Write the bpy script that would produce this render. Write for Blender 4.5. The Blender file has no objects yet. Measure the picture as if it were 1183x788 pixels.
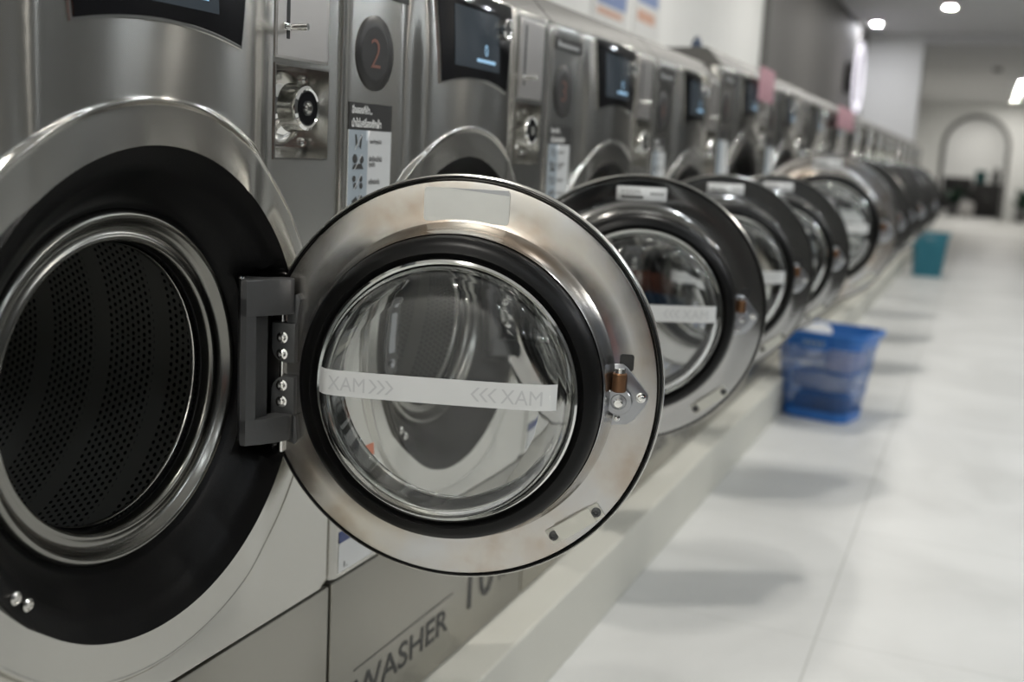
import bpy, bmesh, math, random
from mathutils import Vector, Matrix
PI = math.pi
random.seed(7)
SC = bpy.context.scene
COL = SC.collection

# ------------------------------------------------------------------ materials
def new_mat(name):
    m = bpy.data.materials.new(name); m.use_nodes = True
    nt = m.node_tree
    return m, nt, nt.nodes['Principled BSDF']

def simple(name, col, rough=0.5, metal=0.0, noise=0.0, nscale=20.0, spec=None, bump=0.0, bscale=60.0, coat=0.0):
    m, nt, b = new_mat(name)
    b.inputs['Base Color'].default_value = (*col, 1)
    b.inputs['Roughness'].default_value = rough
    b.inputs['Metallic'].default_value = metal
    if spec is not None: b.inputs['Specular IOR Level'].default_value = spec
    if coat: b.inputs['Coat Weight'].default_value = coat
    tc = nt.nodes.new('ShaderNodeTexCoord')
    if noise:
        n = nt.nodes.new('ShaderNodeTexNoise'); n.inputs['Scale'].default_value = nscale; n.inputs['Detail'].default_value = 4
        nt.links.new(tc.outputs['Object'], n.inputs['Vector'])
        mx = nt.nodes.new('ShaderNodeMix'); mx.data_type = 'RGBA'
        mx.inputs[6].default_value = (*[c*(1-noise) for c in col], 1)
        mx.inputs[7].default_value = (*[min(1, c*(1+noise)) for c in col], 1)
        nt.links.new(n.outputs['Fac'], mx.inputs[0]); nt.links.new(mx.outputs[2], b.inputs['Base Color'])
    if bump:
        n2 = nt.nodes.new('ShaderNodeTexNoise'); n2.inputs['Scale'].default_value = bscale; n2.inputs['Detail'].default_value = 3
        nt.links.new(tc.outputs['Object'], n2.inputs['Vector'])
        bp = nt.nodes.new('ShaderNodeBump'); bp.inputs['Strength'].default_value = bump; bp.inputs['Distance'].default_value = 0.002
        nt.links.new(n2.outputs['Fac'], bp.inputs['Height']); nt.links.new(bp.outputs['Normal'], b.inputs['Normal'])
    return m

def brushed(name, col, rough, aniso, wave=0.0):
    """stainless steel brushed along the row: the highlights stretch upright"""
    m, nt, b = new_mat(name)
    b.inputs['Metallic'].default_value = 1.0
    b.inputs['Anisotropic'].default_value = aniso
    tg = nt.nodes.new('ShaderNodeTangent'); tg.direction_type = 'UV_MAP'; tg.uv_map = 'UVMap'
    nt.links.new(tg.outputs['Tangent'], b.inputs['Tangent'])
    tc = nt.nodes.new('ShaderNodeTexCoord')
    mp = nt.nodes.new('ShaderNodeMapping'); mp.inputs['Scale'].default_value = (30, 6, 900)
    nt.links.new(tc.outputs['Object'], mp.inputs['Vector'])
    n = nt.nodes.new('ShaderNodeTexNoise'); n.inputs['Scale'].default_value = 1.0; n.inputs['Detail'].default_value = 2
    nt.links.new(mp.outputs['Vector'], n.inputs['Vector'])
    r = nt.nodes.new('ShaderNodeMapRange'); r.inputs['To Min'].default_value = rough*0.96; r.inputs['To Max'].default_value = rough*1.04
    nt.links.new(n.outputs['Fac'], r.inputs['Value']); nt.links.new(r.outputs['Result'], b.inputs['Roughness'])
    mx = nt.nodes.new('ShaderNodeMix'); mx.data_type = 'RGBA'
    mx.inputs[6].default_value = (*[c*0.98 for c in col], 1); mx.inputs[7].default_value = (*[min(1, c*1.02) for c in col], 1)
    nt.links.new(n.outputs['Fac'], mx.inputs[0]); nt.links.new(mx.outputs[2], b.inputs['Base Color'])
    if wave:
        n2 = nt.nodes.new('ShaderNodeTexNoise'); n2.inputs['Scale'].default_value = 5.0; n2.inputs['Detail'].default_value = 1
        nt.links.new(tc.outputs['Object'], n2.inputs['Vector'])
        bp = nt.nodes.new('ShaderNodeBump'); bp.inputs['Strength'].default_value = 1.0; bp.inputs['Distance'].default_value = wave
        nt.links.new(n2.outputs['Fac'], bp.inputs['Height']); nt.links.new(bp.outputs['Normal'], b.inputs['Normal'])
    return m

def emis(name, col, strength):
    m, nt, b = new_mat(name)
    b.inputs['Base Color'].default_value = (*[0.8*c for c in col], 1)
    b.inputs['Emission Color'].default_value = (*col, 1); b.inputs['Emission Strength'].default_value = strength
    return m

M = {}
M['steel'] = brushed('brushed_steel', (0.47, 0.462, 0.43), 0.18, 1.0, 0.0014)
M['steel_side'] = brushed('brushed_side_steel', (0.58, 0.56, 0.54), 0.34, 0.4)
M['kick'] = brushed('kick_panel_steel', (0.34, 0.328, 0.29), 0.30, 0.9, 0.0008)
M['lid'] = simple('grey_lid_steel', (0.135, 0.132, 0.125), 0.48, 0.6, 0.08, 12)
M['collar'] = simple('dark_tub_steel', (0.22, 0.217, 0.20), 0.24, 1.0, 0.08, 20)
M['chrome'] = simple('chrome', (0.80, 0.80, 0.78), 0.08, 1.0)
M['satin'] = simple('satin_chrome', (0.55, 0.54, 0.51), 0.22, 1.0, 0.05, 30)
M['zinc'] = simple('zinc_plate', (0.40, 0.41, 0.43), 0.30, 1.0, 0.08, 60)
M['brass'] = simple('brown_bushing', (0.20, 0.105, 0.055), 0.38, 0.85, 0.25, 90)
M['black_gloss'] = simple('black_gloss_plastic', (0.0035, 0.0035, 0.0035), 0.36, 0, 0.2, 30, spec=0.16, bump=0.15, bscale=700)
M['black'] = simple('black_plastic', (0.010, 0.010, 0.010), 0.45, 0, 0.2, 40)
M['rubber'] = simple('black_rubber', (0.004, 0.004, 0.004), 0.36, 0, 0.25, 25, spec=0.2)
M['glass_black'] = simple('black_control_glass', (0.004, 0.004, 0.005), 0.05, 0, 0, spec=0.5)
M['hinge'] = simple('grey_painted_hinge', (0.070, 0.071, 0.072), 0.42, 0.3, 0.1, 50, bump=0.1, bscale=300)
M['hinge_dark'] = simple('dark_hinge_leaf', (0.060, 0.062, 0.063), 0.45, 0.3, 0.1, 50)
M['badge'] = simple('dark_badge_vinyl', (0.022, 0.021, 0.020), 0.45, 0, 0.08, 30)
M['copper'] = simple('copper_numeral', (0.22, 0.10, 0.075), 0.45, 0.2, 0.08, 40)
M['lettering'] = simple('dark_lettering', (0.030, 0.030, 0.028), 0.5, 0, 0.1, 30)
M['white_print'] = simple('white_print', (0.78, 0.78, 0.76), 0.5, 0, 0.03, 20)
M['sticker'] = simple('sticker_white', (0.60, 0.61, 0.61), 0.5, 0, 0.03, 30)
M['sticker_blue'] = simple('sticker_grey_blue', (0.33, 0.38, 0.42), 0.5, 0, 0.04, 30)
M['label_silver'] = simple('silver_label', (0.62, 0.63, 0.61), 0.42, 0.35, 0.05, 40)
M['tape'] = simple('white_tape', (0.60, 0.61, 0.61), 0.5, 0, 0.03, 30)
M['tape_print'] = simple('grey_tape_print', (0.47, 0.48, 0.49), 0.55, 0, 0.03, 30)
M['navy'] = simple('navy_print', (0.03, 0.05, 0.16), 0.5, 0, 0.05, 30)
M['orange'] = simple('orange_print', (0.55, 0.14, 0.06), 0.5, 0, 0.05, 30)
M['ivory'] = simple('ivory_plate', (0.66, 0.65, 0.58), 0.5, 0, 0.04, 30)
M['plinth'] = simple('plinth_paint', (0.60, 0.59, 0.53), 0.5, 0, 0.04, 5, bump=0.05)
M['wall'] = simple('white_wall_paint', (0.84, 0.845, 0.83), 0.75, 0, 0.03, 3, bump=0.05)
M['wall_dim'] = simple('charcoal_wall_paint', (0.045, 0.045, 0.044), 0.75, 0, 0.05, 3, bump=0.05)
M['wall_panel'] = simple('taupe_wall_panel', (0.15, 0.145, 0.14), 0.6, 0, 0.05, 2, bump=0.05)
M['trim_grey'] = simple('grey_trim', (0.12, 0.12, 0.115), 0.5, 0, 0.05, 5)
M['ceiling'] = simple('ceiling_paint', (0.74, 0.74, 0.74), 0.8, 0, 0.03, 2)
M['lamp'] = emis('downlight_glow', (1.0, 0.965, 0.90), 740)
M['lamp_cool'] = emis('downlight_cool_glow', (0.86, 0.94, 1.0), 170)
M['lamp_streak'] = emis('added_wall_row_glow', (0.88, 0.94, 1.0), 480)  # glow of the added row by the right wall
M['lamp_soft'] = emis('downlight_soft_glow', (0.95, 0.95, 1.0), 520)
M['ring_glow'] = emis('ring_lamp_glow', (0.93, 0.90, 1.0), 1.0)
M['screen'] = emis('lcd_screen', (0.30, 0.40, 0.50), 0.05)
M['screen'].node_tree.nodes['Principled BSDF'].inputs['Base Color'].default_value = (0.03, 0.035, 0.04, 1)
M['screen'].node_tree.nodes['Principled BSDF'].inputs['Roughness'].default_value = 0.06
M['screen_bar'] = emis('lcd_bar', (0.35, 0.60, 0.85), 0.45)
M['pink'] = simple('pink_paper', (0.50, 0.27, 0.31), 0.7, 0, 0.05, 20)
M['blue_plastic'] = simple('blue_plastic', (0.025, 0.155, 0.50), 0.35, 0, 0.08, 20)
M['teal_plastic'] = simple('teal_plastic', (0.03, 0.20, 0.27), 0.4, 0, 0.08, 20)
M['cloth_white'] = simple('white_cloth', (0.82, 0.82, 0.82), 0.9, 0, 0.06, 40, bump=0.3)
M['cloth_grey'] = simple('grey_cloth', (0.50, 0.49, 0.49), 0.9, 0, 0.15, 30, bump=0.3)
M['cloth_pale'] = simple('pale_cloth', (0.66, 0.60, 0.60), 0.9, 0, 0.12, 30, bump=0.3)
M['cloth_dark'] = simple('dark_cloth', (0.10, 0.10, 0.11), 0.9, 0, 0.2, 30, bump=0.3)
M['dark_wood'] = simple('dark_furniture', (0.014, 0.013, 0.013), 0.5, 0, 0.2, 10)
M['leaf'] = simple('plant_leaf', (0.02, 0.06, 0.035), 0.5, 0, 0.3, 20)
M['teal_dark'] = simple('dark_teal_fabric', (0.02, 0.09, 0.09), 0.8, 0, 0.2, 10)
M['pot'] = simple('grey_pot', (0.12, 0.12, 0.12), 0.6, 0, 0.1, 10)
M['bag'] = simple('pale_grey_bag', (0.45, 0.44, 0.43), 0.7, 0, 0.1, 10)
M['bottle_blue'] = simple('blue_bottle', (0.035, 0.055, 0.10), 0.4, 0, 0.1, 20)
M['window_glass'] = simple('night_window_glass', (0.006, 0.007, 0.008), 0.04, 0, 0, spec=0.6)
M['poster_white'] = simple('poster_paper', (0.70, 0.70, 0.69), 0.6, 0, 0.03, 10)
M['poster_blue'] = simple('poster_blue_ink', (0.20, 0.27, 0.48), 0.6, 0, 0.1, 30)
M['poster_orange'] = simple('poster_orange_ink', (0.60, 0.36, 0.27), 0.6, 0, 0.1, 30)
M['rust'] = simple('red_brown_panel', (0.50, 0.17, 0.10), 0.6, 0, 0.1, 5)
M['navy_panel'] = simple('navy_panel', (0.04, 0.13, 0.28), 0.6, 0, 0.1, 5)

# glass of the door bowls
m, nt, b = new_mat('bowl_glass')
b.inputs['Base Color'].default_value = (0.97, 0.985, 0.98, 1); b.inputs['Roughness'].default_value = 0.0
b.inputs['Transmission Weight'].default_value = 1.0; b.inputs['IOR'].default_value = 1.46
M['glass'] = m

# inner steel plate of the doors: heat tinted, stained
m, nt, b = new_mat('door_plate_steel')
b.inputs['Metallic'].default_value = 1.0
tc = nt.nodes.new('ShaderNodeTexCoord')
n = nt.nodes.new('ShaderNodeTexNoise'); n.inputs['Scale'].default_value = 9.0; n.inputs['Detail'].default_value = 5; n.inputs['Roughness'].default_value = 0.55
nt.links.new(tc.outputs['Object'], n.inputs['Vector'])
cr = nt.nodes.new('ShaderNodeValToRGB')
e = cr.color_ramp.elements
e[0].position = 0.34; e[0].color = (0.47, 0.40, 0.335, 1)
e[1].position = 0.66; e[1].color = (0.58, 0.59, 0.61, 1)
x = cr.color_ramp.elements.new(0.48); x.color = (0.57, 0.545, 0.51, 1)
nt.links.new(n.outputs['Fac'], cr.inputs['Fac']); nt.links.new(cr.outputs['Color'], b.inputs['Base Color'])
n2 = nt.nodes.new('ShaderNodeTexNoise'); n2.inputs['Scale'].default_value = 40.0; n2.inputs['Detail'].default_value = 5
nt.links.new(tc.outputs['Object'], n2.inputs['Vector'])
r = nt.nodes.new('ShaderNodeMapRange'); r.inputs['To Min'].default_value = 0.17; r.inputs['To Max'].default_value = 0.29
nt.links.new(n2.outputs['Fac'], r.inputs['Value']); nt.links.new(r.outputs['Result'], b.inputs['Roughness'])
M['plate'] = m
M['plate_dark'] = simple('door_plate_mirror_steel', (0.45, 0.445, 0.435), 0.10, 1.0, 0.08, 14)

# perforated drum: rows of staggered holes between plain bands (uv in metres)
m, nt, b = new_mat('drum_steel')
b.inputs['Metallic'].default_value = 0.9
uv = nt.nodes.new('ShaderNodeUVMap'); uv.uv_map = 'UVMap'
sp = nt.nodes.new('ShaderNodeSeparateXYZ'); nt.links.new(uv.outputs['UV'], sp.inputs[0])
def mth(op, a, bb=None, c=None):
    q = nt.nodes.new('ShaderNodeMath'); q.operation = op
    for i, v in enumerate((a, bb, c)):
        if v is None: continue
        if isinstance(v, (int, float)): q.inputs[i].default_value = v
        else: nt.links.new(v, q.inputs[i])
    return q.outputs[0]
PU, PV = 0.0100, 0.0087
row = mth('FLOOR', mth('DIVIDE', sp.outputs['Y'], PV))
off = mth('MULTIPLY', mth('MODULO', row, 2.0), 0.5)
fu = mth('SUBTRACT', mth('FRACT', mth('ADD', mth('DIVIDE', sp.outputs['X'], PU), off)), 0.5)
fv = mth('SUBTRACT', mth('FRACT', mth('DIVIDE', sp.outputs['Y'], PV)), 0.5)
d = mth('SQRT', mth('ADD', mth('MULTIPLY', fu, fu), mth('MULTIPLY', fv, fv)))
hole = mth('LESS_THAN', d, 0.27)
band = mth('GREATER_THAN', mth('FRACT', mth('DIVIDE', mth('ADD', sp.outputs['Y'], 0.02), 0.096)), 0.26)
hole = mth('MULTIPLY', hole, band)
mx = nt.nodes.new('ShaderNodeMix'); mx.data_type = 'RGBA'
mx.inputs[6].default_value = (0.42, 0.42, 0.40, 1); mx.inputs[7].default_value = (0.002, 0.002, 0.002, 1)
nt.links.new(hole, mx.inputs[0]); nt.links.new(mx.outputs[2], b.inputs['Base Color'])
b.inputs['Roughness'].default_value = 0.42
bp = nt.nodes.new('ShaderNodeBump'); bp.invert = True; bp.inputs['Strength'].default_value = 0.6; bp.inputs['Distance'].default_value = 0.001
nt.links.new(hole, bp.inputs['Height']); nt.links.new(bp.outputs['Normal'], b.inputs['Normal'])
M['drum'] = m

# floor: pale porcelain tiles with faint veining and thin joints
m, nt, b = new_mat('floor_tiles')
tc = nt.nodes.new('ShaderNodeTexCoord')
sp = nt.nodes.new('ShaderNodeSeparateXYZ'); nt.links.new(tc.outputs['Object'], sp.inputs[0])
def joint(o, size, shift):
    f = mth('FRACT', mth('DIVIDE', mth('SUBTRACT', o, shift), size))
    dd = mth('MULTIPLY', mth('MINIMUM', f, mth('SUBTRACT', 1.0, f)), size)
    return mth('LESS_THAN', dd, 0.0022)
jx = joint(sp.outputs['X'], 0.8, 0.52); jy = joint(sp.outputs['Y'], 0.8, 0.35)
jt = mth('MAXIMUM', jx, mth('MULTIPLY', jy, 0.5))
n = nt.nodes.new('ShaderNodeTexNoise'); n.inputs['Scale'].default_value = 1.6; n.inputs['Detail'].default_value = 8; n.inputs['Distortion'].default_value = 1.2
nt.links.new(tc.outputs['Object'], n.inputs['Vector'])
cr = nt.nodes.new('ShaderNodeValToRGB'); e = cr.color_ramp.elements
e[0].position = 0.35; e[0].color = (0.54, 0.54, 0.525, 1); e[1].position = 0.65; e[1].color = (0.64, 0.64, 0.625, 1)
nt.links.new(n.outputs['Fac'], cr.inputs['Fac'])
mx = nt.nodes.new('ShaderNodeMix'); mx.data_type = 'RGBA'; mx.inputs[7].default_value = (0.40, 0.40, 0.38, 1)
nt.links.new(cr.outputs['Color'], mx.inputs[6]); nt.links.new(jt, mx.inputs[0]); nt.links.new(mx.outputs[2], b.inputs['Base Color'])
b.inputs['Roughness'].default_value = 0.42
M['floor'] = m

# ------------------------------------------------------------------ mesh helpers
def finish(name, bm, mats, parent=None, loc=(0, 0, 0), rot=(0, 0, 0), smooth=True, angle=32, uv=True, recalc=True):
    if recalc: bmesh.ops.recalc_face_normals(bm, faces=bm.faces)
    if smooth:
        for f in bm.faces: f.smooth = True
        ca = math.radians(angle)
        for ed in bm.edges:
            if len(ed.link_faces) == 2 and ed.calc_face_angle(0) > ca: ed.smooth = False
    if uv and not bm.loops.layers.uv:
        l = bm.loops.layers.uv.new('UVMap')
        for f in bm.faces:
            for lp in f.loops:
                c = lp.vert.co; lp[l].uv = (c.z + 0.37*c.x, c.y + 0.21*c.x)
    me = bpy.data.meshes.new(name); bm.to_mesh(me); bm.free()
    for mm in (mats if isinstance(mats, (list, tuple)) else [mats]): me.materials.append(M[mm] if isinstance(mm, str) else mm)
    o = bpy.data.objects.new(name, me); COL.objects.link(o)
    o.location = loc; o.rotation_euler = rot
    if parent: o.parent = parent
    return o

def empty(name, loc=(0, 0, 0), rz=0):
    o = bpy.data.objects.new(name, None); COL.objects.link(o); o.location = loc; o.rotation_euler = (0, 0, rz)
    o.empty_display_size = 0.1
    return o

def tag(o, label=None, cat=None, group=None, kind=None):
    if label: o['label'] = label
    if cat: o['category'] = cat
    if group: o['group'] = group
    if kind: o['kind'] = kind
    return o

def setmat(bm, n0, mi):
    bm.faces.ensure_lookup_table()
    for f in bm.faces[n0:]: f.material_index = mi

def box(bm, lo, hi, bev=0.0, seg=2, mi=0):
    n0 = len(bm.faces)
    vs = [bm.verts.new((x, y, z)) for x in (lo[0], hi[0]) for y in (lo[1], hi[1]) for z in (lo[2], hi[2])]
    fs = [bm.faces.new([vs[i] for i in q]) for q in ((0,1,3,2),(4,6,7,5),(0,4,5,1),(2,3,7,6),(0,2,6,4),(1,5,7,3))]
    if bev:
        es = list({e for f in fs for e in f.edges})
        bmesh.ops.bevel(bm, geom=es, offset=bev, segments=seg, affect='EDGES', profile=0.5)
    if mi: setmat(bm, n0, mi)

def lathe(bm, prof, fn, seg=96, closed=False, mi=0, a0=0.0, a1=2*PI):
    """prof: (r, h); fn(u, v, h) -> Vector with u = r cos, v = r sin"""
    n0 = len(bm.faces)
    full = abs(a1-a0-2*PI) < 1e-6
    ns = seg if full else seg+1
    rings = []
    for r, h in prof:
        if r < 1e-6: rings.append([bm.verts.new(fn(0, 0, h))])
        else: rings.append([bm.verts.new(fn(r*math.cos(a0+(a1-a0)*i/seg), r*math.sin(a0+(a1-a0)*i/seg), h)) for i in range(ns)])
    pairs = list(zip(rings[:-1], rings[1:]))
    if closed: pairs.append((rings[-1], rings[0]))
    for A, B in pairs:
        for i in range(seg):
            j = (i+1) % ns if full else i+1
            if len(A) == 1 and len(B) == 1: continue
            if len(A) == 1: bm.faces.new((A[0], B[j], B[i]))
            elif len(B) == 1: bm.faces.new((A[i], A[j], B[0]))
            else: bm.faces.new((A[i], A[j], B[j], B[i]))
    if mi: setmat(bm, n0, mi)

def ax_x(cy, cz, x0=0.0):      # axis along +x, u -> y, v -> z
    return lambda u, v, h: Vector((x0+h, cy+u, cz+v))
def ax_door(cx, cz=0.0):       # axis along -y (towards the inside of the door)
    return lambda u, v, h: Vector((cx+u, -h, cz+v))
def ax_z(cx, cy, z0=0.0):
    return lambda u, v, h: Vector((cx+u, cy+v, z0+h))

def rod(bm, p, q, r, seg=16, mi=0):
    n0 = len(bm.faces)
    p = Vector(p); q = Vector(q); d = (q-p); L = d.length; R = d.to_track_quat('Z', 'Y').to_matrix()
    lathe(bm, [(0, 0), (r*0.9, 0), (r, min(r*0.12, L*0.2)), (r, L-min(r*0.12, L*0.2)), (r*0.9, L), (0, L)], lambda u, v, h: p + R @ Vector((u, v, h)), seg)
    if mi: setmat(bm, n0, mi)

def prism(bm, pts, fn, h0, h1, mi=0, bev=0.0):
    """polygon pts (u, v) extruded from h0 to h1; fn(u, v, h) -> Vector"""
    n0 = len(bm.faces)
    A = [bm.verts.new(fn(u, v, h0)) for u, v in pts]; B = [bm.verts.new(fn(u, v, h1)) for u, v in pts]
    fs = [bm.faces.new(A[::-1]), bm.faces.new(B)]
    n = len(pts)
    for i in range(n): fs.append(bm.faces.new((A[i], A[(i+1) % n], B[(i+1) % n], B[i])))
    if bev:
        bmesh.ops.bevel(bm, geom=list(fs[1].edges), offset=bev, segments=2, affect='EDGES', profile=0.5)
    if mi: setmat(bm, n0, mi)

def rrect(u0, v0, u1, v1, r, n=5):
    out = []
    for cx, cy, a in ((u1-r, v1-r, 0), (u0+r, v1-r, 90), (u0+r, v0+r, 180), (u1-r, v0+r, 270)):
        for i in range(n+1):
            t = math.radians(a+90*i/n); out.append((cx+r*math.cos(t), cy+r*math.sin(t)))
    return out

TXT = {}
def text_geo(s, bold=0.0):
    if (s, bold) in TXT: return TXT[(s, bold)]
    cu = bpy.data.curves.new('tmp', 'FONT'); cu.body = s; cu.resolution_u = 3; cu.offset = bold
    o = bpy.data.objects.new('tmp', cu); COL.objects.link(o)
    dg = bpy.context.evaluated_depsgraph_get(); dg.update()
    me = o.evaluated_get(dg).to_mesh()
    vs = [(v.co.x, v.co.y) for v in me.vertices]; fs = [tuple(p.vertices) for p in me.polygons]
    o.evaluated_get(dg).to_mesh_clear()
    bpy.data.objects.remove(o); bpy.data.curves.remove(cu)
    x0 = min(v[0] for v in vs); x1 = max(v[0] for v in vs); y0 = min(v[1] for v in vs); y1 = max(v[1] for v in vs)
    TXT[(s, bold)] = (vs, fs, x0, x1, y0, y1); return TXT[(s, bold)]

def text(bm, s, fn, u0, v0, u1, v1, mi=0, mirror=False, bold=0.0):
    """fit the string s into the rectangle u0..u1, v0..v1"""
    vs, fs, x0, x1, y0, y1 = text_geo(s, bold)
    n0 = len(bm.faces); W = []
    for x, y in vs:
        a = (x-x0)/(x1-x0); a = 1-a if mirror else a
        W.append(bm.verts.new(fn(u0+(u1-u0)*a, v0+(v1-v0)*(y-y0)/(y1-y0))))
    for f in fs:
        try: bm.faces.new([W[i] for i in f])
        except ValueError: pass
    setmat(bm, n0, mi)

def sstep(a, b, x):
    t = min(1, max(0, (x-a)/(b-a))); return t*t*(3-2*t)

# ------------------------------------------------------------------ the washers
Z0 = 0.153                      # top of the plinth the machines stand on
class Spec: pass

def make_spec(W, ztop, zc, s, zpanel):
    S = Spec(); S.W = W; S.ztop = ztop; S.zc = zc; S.s = s; S.zp = zpanel; S.k = W/0.7; S.yc = 0.352*S.k; S.dz = ztop-1.244
    return S

def surf(S, y, z):
    """the pressed relief of the front sheet: x over (y, z)"""
    yy = y/S.k
    b = sstep(0.150, 0.205, yy)*(1-sstep(0.495, 0.548, yy))
    b *= 0.009 + 0.007*max(0, 1-((yy-0.35)/0.17)**2)
    b *= sstep(S.zp, S.zp+0.16, z)*(1-0.35*sstep(S.ztop-0.12, S.ztop, z))
    r = math.hypot(y-S.yc, z-S.zc)/S.s
    m = 1-sstep(0.2865, 0.2945, r)
    e = 0.55*b+0.0065 - max(0, 0.286-r)*0.06
    x = b*(1-m)+m*e + 0.0012*math.exp(-((r-0.2885)/0.0028)**2)
    edge = min(y-0.003, S.W-0.003-y)
    if edge < 0.012: x -= 0.006*(1-max(0, edge)/0.012)**2
    te = S.ztop-z
    if te < 0.010: x -= 0.003*(1-max(0, te)/0.010)**2
    return x

def patch(bm, S, pts_rows, off, mi=0):
    """a thin sheet that follows the front relief; rows of (y, z)"""
    n0 = len(bm.faces)
    V = [[bm.verts.new((surf(S, y, z)+off, y, z)) for y, z in row] for row in pts_rows]
    for a, b in zip(V[:-1], V[1:]):
        for i in range(len(a)-1): bm.faces.new((a[i], a[i+1], b[i+1], b[i]))
    setmat(bm, n0, mi)

def rect_rows(y0, z0, y1, z1, ny=8, nz=8):
    return [[(y0+(y1-y0)*i/ny, z0+(z1-z0)*j/nz) for i in range(ny+1)] for j in range(nz+1)]

def sheet(bm, S, y0, z0, y1, z1, th, mi=0):
    patch(bm, S, rect_rows(y0, z0, y1, z1), th, mi)
    patch(bm, S, rect_rows(y0, z0, y1, z1), 0.0002, mi)
    n0 = len(bm.faces)
    def xs(y, z, o): return Vector((surf(S, y, z)+o, y, z))
    for (a, b) in (((y0, z0), (y1, z0)), ((y1, z0), (y1, z1)), ((y1, z1), (y0, z1)), ((y0, z1), (y0, z0))):
        for i in range(8):
            p = [a[0]+(b[0]-a[0])*i/8, a[1]+(b[1]-a[1])*i/8]; q = [a[0]+(b[0]-a[0])*(i+1)/8, a[1]+(b[1]-a[1])*(i+1)/8]
            bm.faces.new([bm.verts.new(xs(*p, 0.0002)), bm.verts.new(xs(*q, 0.0002)), bm.verts.new(xs(*q, th)), bm.verts.new(xs(*p, th))])
    setmat(bm, n0, mi)
    bmesh.ops.remove_doubles(bm, verts=bm.verts, dist=1e-6)

def fY(S, off):                 # text on the front sheet
    return lambda u, v: Vector((surf(S, u, v)+off, u, v))

def build_front(S):
    bm = bmesh.new()
    A = 256; R0 = 0.246*S.s; R1 = 0.312*S.s
    y0, y1, z0, z1 = 0.003, S.W-0.003, S.zp+0.002, S.ztop
    # angles, with the four rectangle corners hit exactly
    ang = [2*PI*i/A for i in range(A)]
    for cy, cz in ((y0, z0), (y0, z1), (y1, z0), (y1, z1)):
        t = math.atan2(cz-S.zc, cy-S.yc) % (2*PI)
        j = min(range(A), key=lambda i: abs(ang[i]-t)); ang[j] = t
    def edge(t):
        c, s_ = math.cos(t), math.sin(t)
        ks = []
        if abs(c) > 1e-9: ks.append(((y1 if c > 0 else y0)-S.yc)/c)
        if abs(s_) > 1e-9: ks.append(((z1 if s_ > 0 else z0)-S.zc)/s_)
        return min(k for k in ks if k > 0)
    rings = []
    for q in [0.246, 0.248, 0.252, 0.257, 0.262, 0.267, 0.272, 0.277, 0.2805]+[0.283+0.001*i_ for i_ in range(16)]+[0.301, 0.304, 0.308, 0.312]:
        r = q*S.s; rings.append([(S.yc+r*math.cos(t), S.zc+r*math.sin(t)) for t in ang])
    N = 40
    for i in range(1, N+1):
        f = i/N; row = []
        for t in ang:
            r = R1+(edge(t)-R1)*f; row.append((S.yc+r*math.cos(t), S.zc+r*math.sin(t)))
        rings.append(row)
    V = [[bm.verts.new((surf(S, y, z), y, z)) for y, z in row] for row in rings]
    for a, b in zip(V[:-1], V[1:]):
        for i in range(A): bm.faces.new((a[i], a[(i+1) % A], b[(i+1) % A], b[i]))
    # back skirt, so that the sheet has a returned edge all round and round the hole
    for ringv, depth in ((V[-1], 0.03), (V[0], 0.03)):
        w = [bm.verts.new((v.co.x-depth, v.co.y, v.co.z)) for v in ringv]
        for i in range(A): bm.faces.new((ringv[i], ringv[(i+1) % A], w[(i+1) % A], w[i]))
    return bm

def cut_rect(bm, y0, z0, y1, z1):
    """open a rectangular hole in the front sheet"""
    for co, no in (((0, y0, 0), (0, 1, 0)), ((0, y1, 0), (0, 1, 0)), ((0, 0, z0), (0, 0, 1)), ((0, 0, z1), (0, 0, 1))):
        fs = [f for f in bm.faces if y0-0.03 < f.calc_center_median().y < y1+0.03 and z0-0.03 < f.calc_center_median().z < z1+0.03]
        es = {e for f in fs for e in f.edges}; vs = {v for f in fs for v in f.verts}
        bmesh.ops.bisect_plane(bm, geom=list(vs)+list(es)+fs, dist=1e-6, plane_co=co, plane_no=no)
    dead = [f for f in bm.faces if y0 < f.calc_center_median().y < y1 and z0 < f.calc_center_median().z < z1]
    bmesh.ops.delete(bm, geom=dead, context='FACES')

HX, HE, HT = 0.0077, 0.206, 0.0           # hinge axis in front of the sheet, distance axis - door centre
THAI_HEAD = ('สิ่งของที่ห้าม', 'นำใส่เครื่องซักผ้า')
THAI_ROWS = (('รองเท้าทุกชนิด',), ('ผ้าเปื้อนน้ำมัน', 'ทุกชนิด'), ('เครื่องประดับ',), ('ของมีคมและวัตถุไวไฟ',), ('สัตว์เลี้ยง',))

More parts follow.
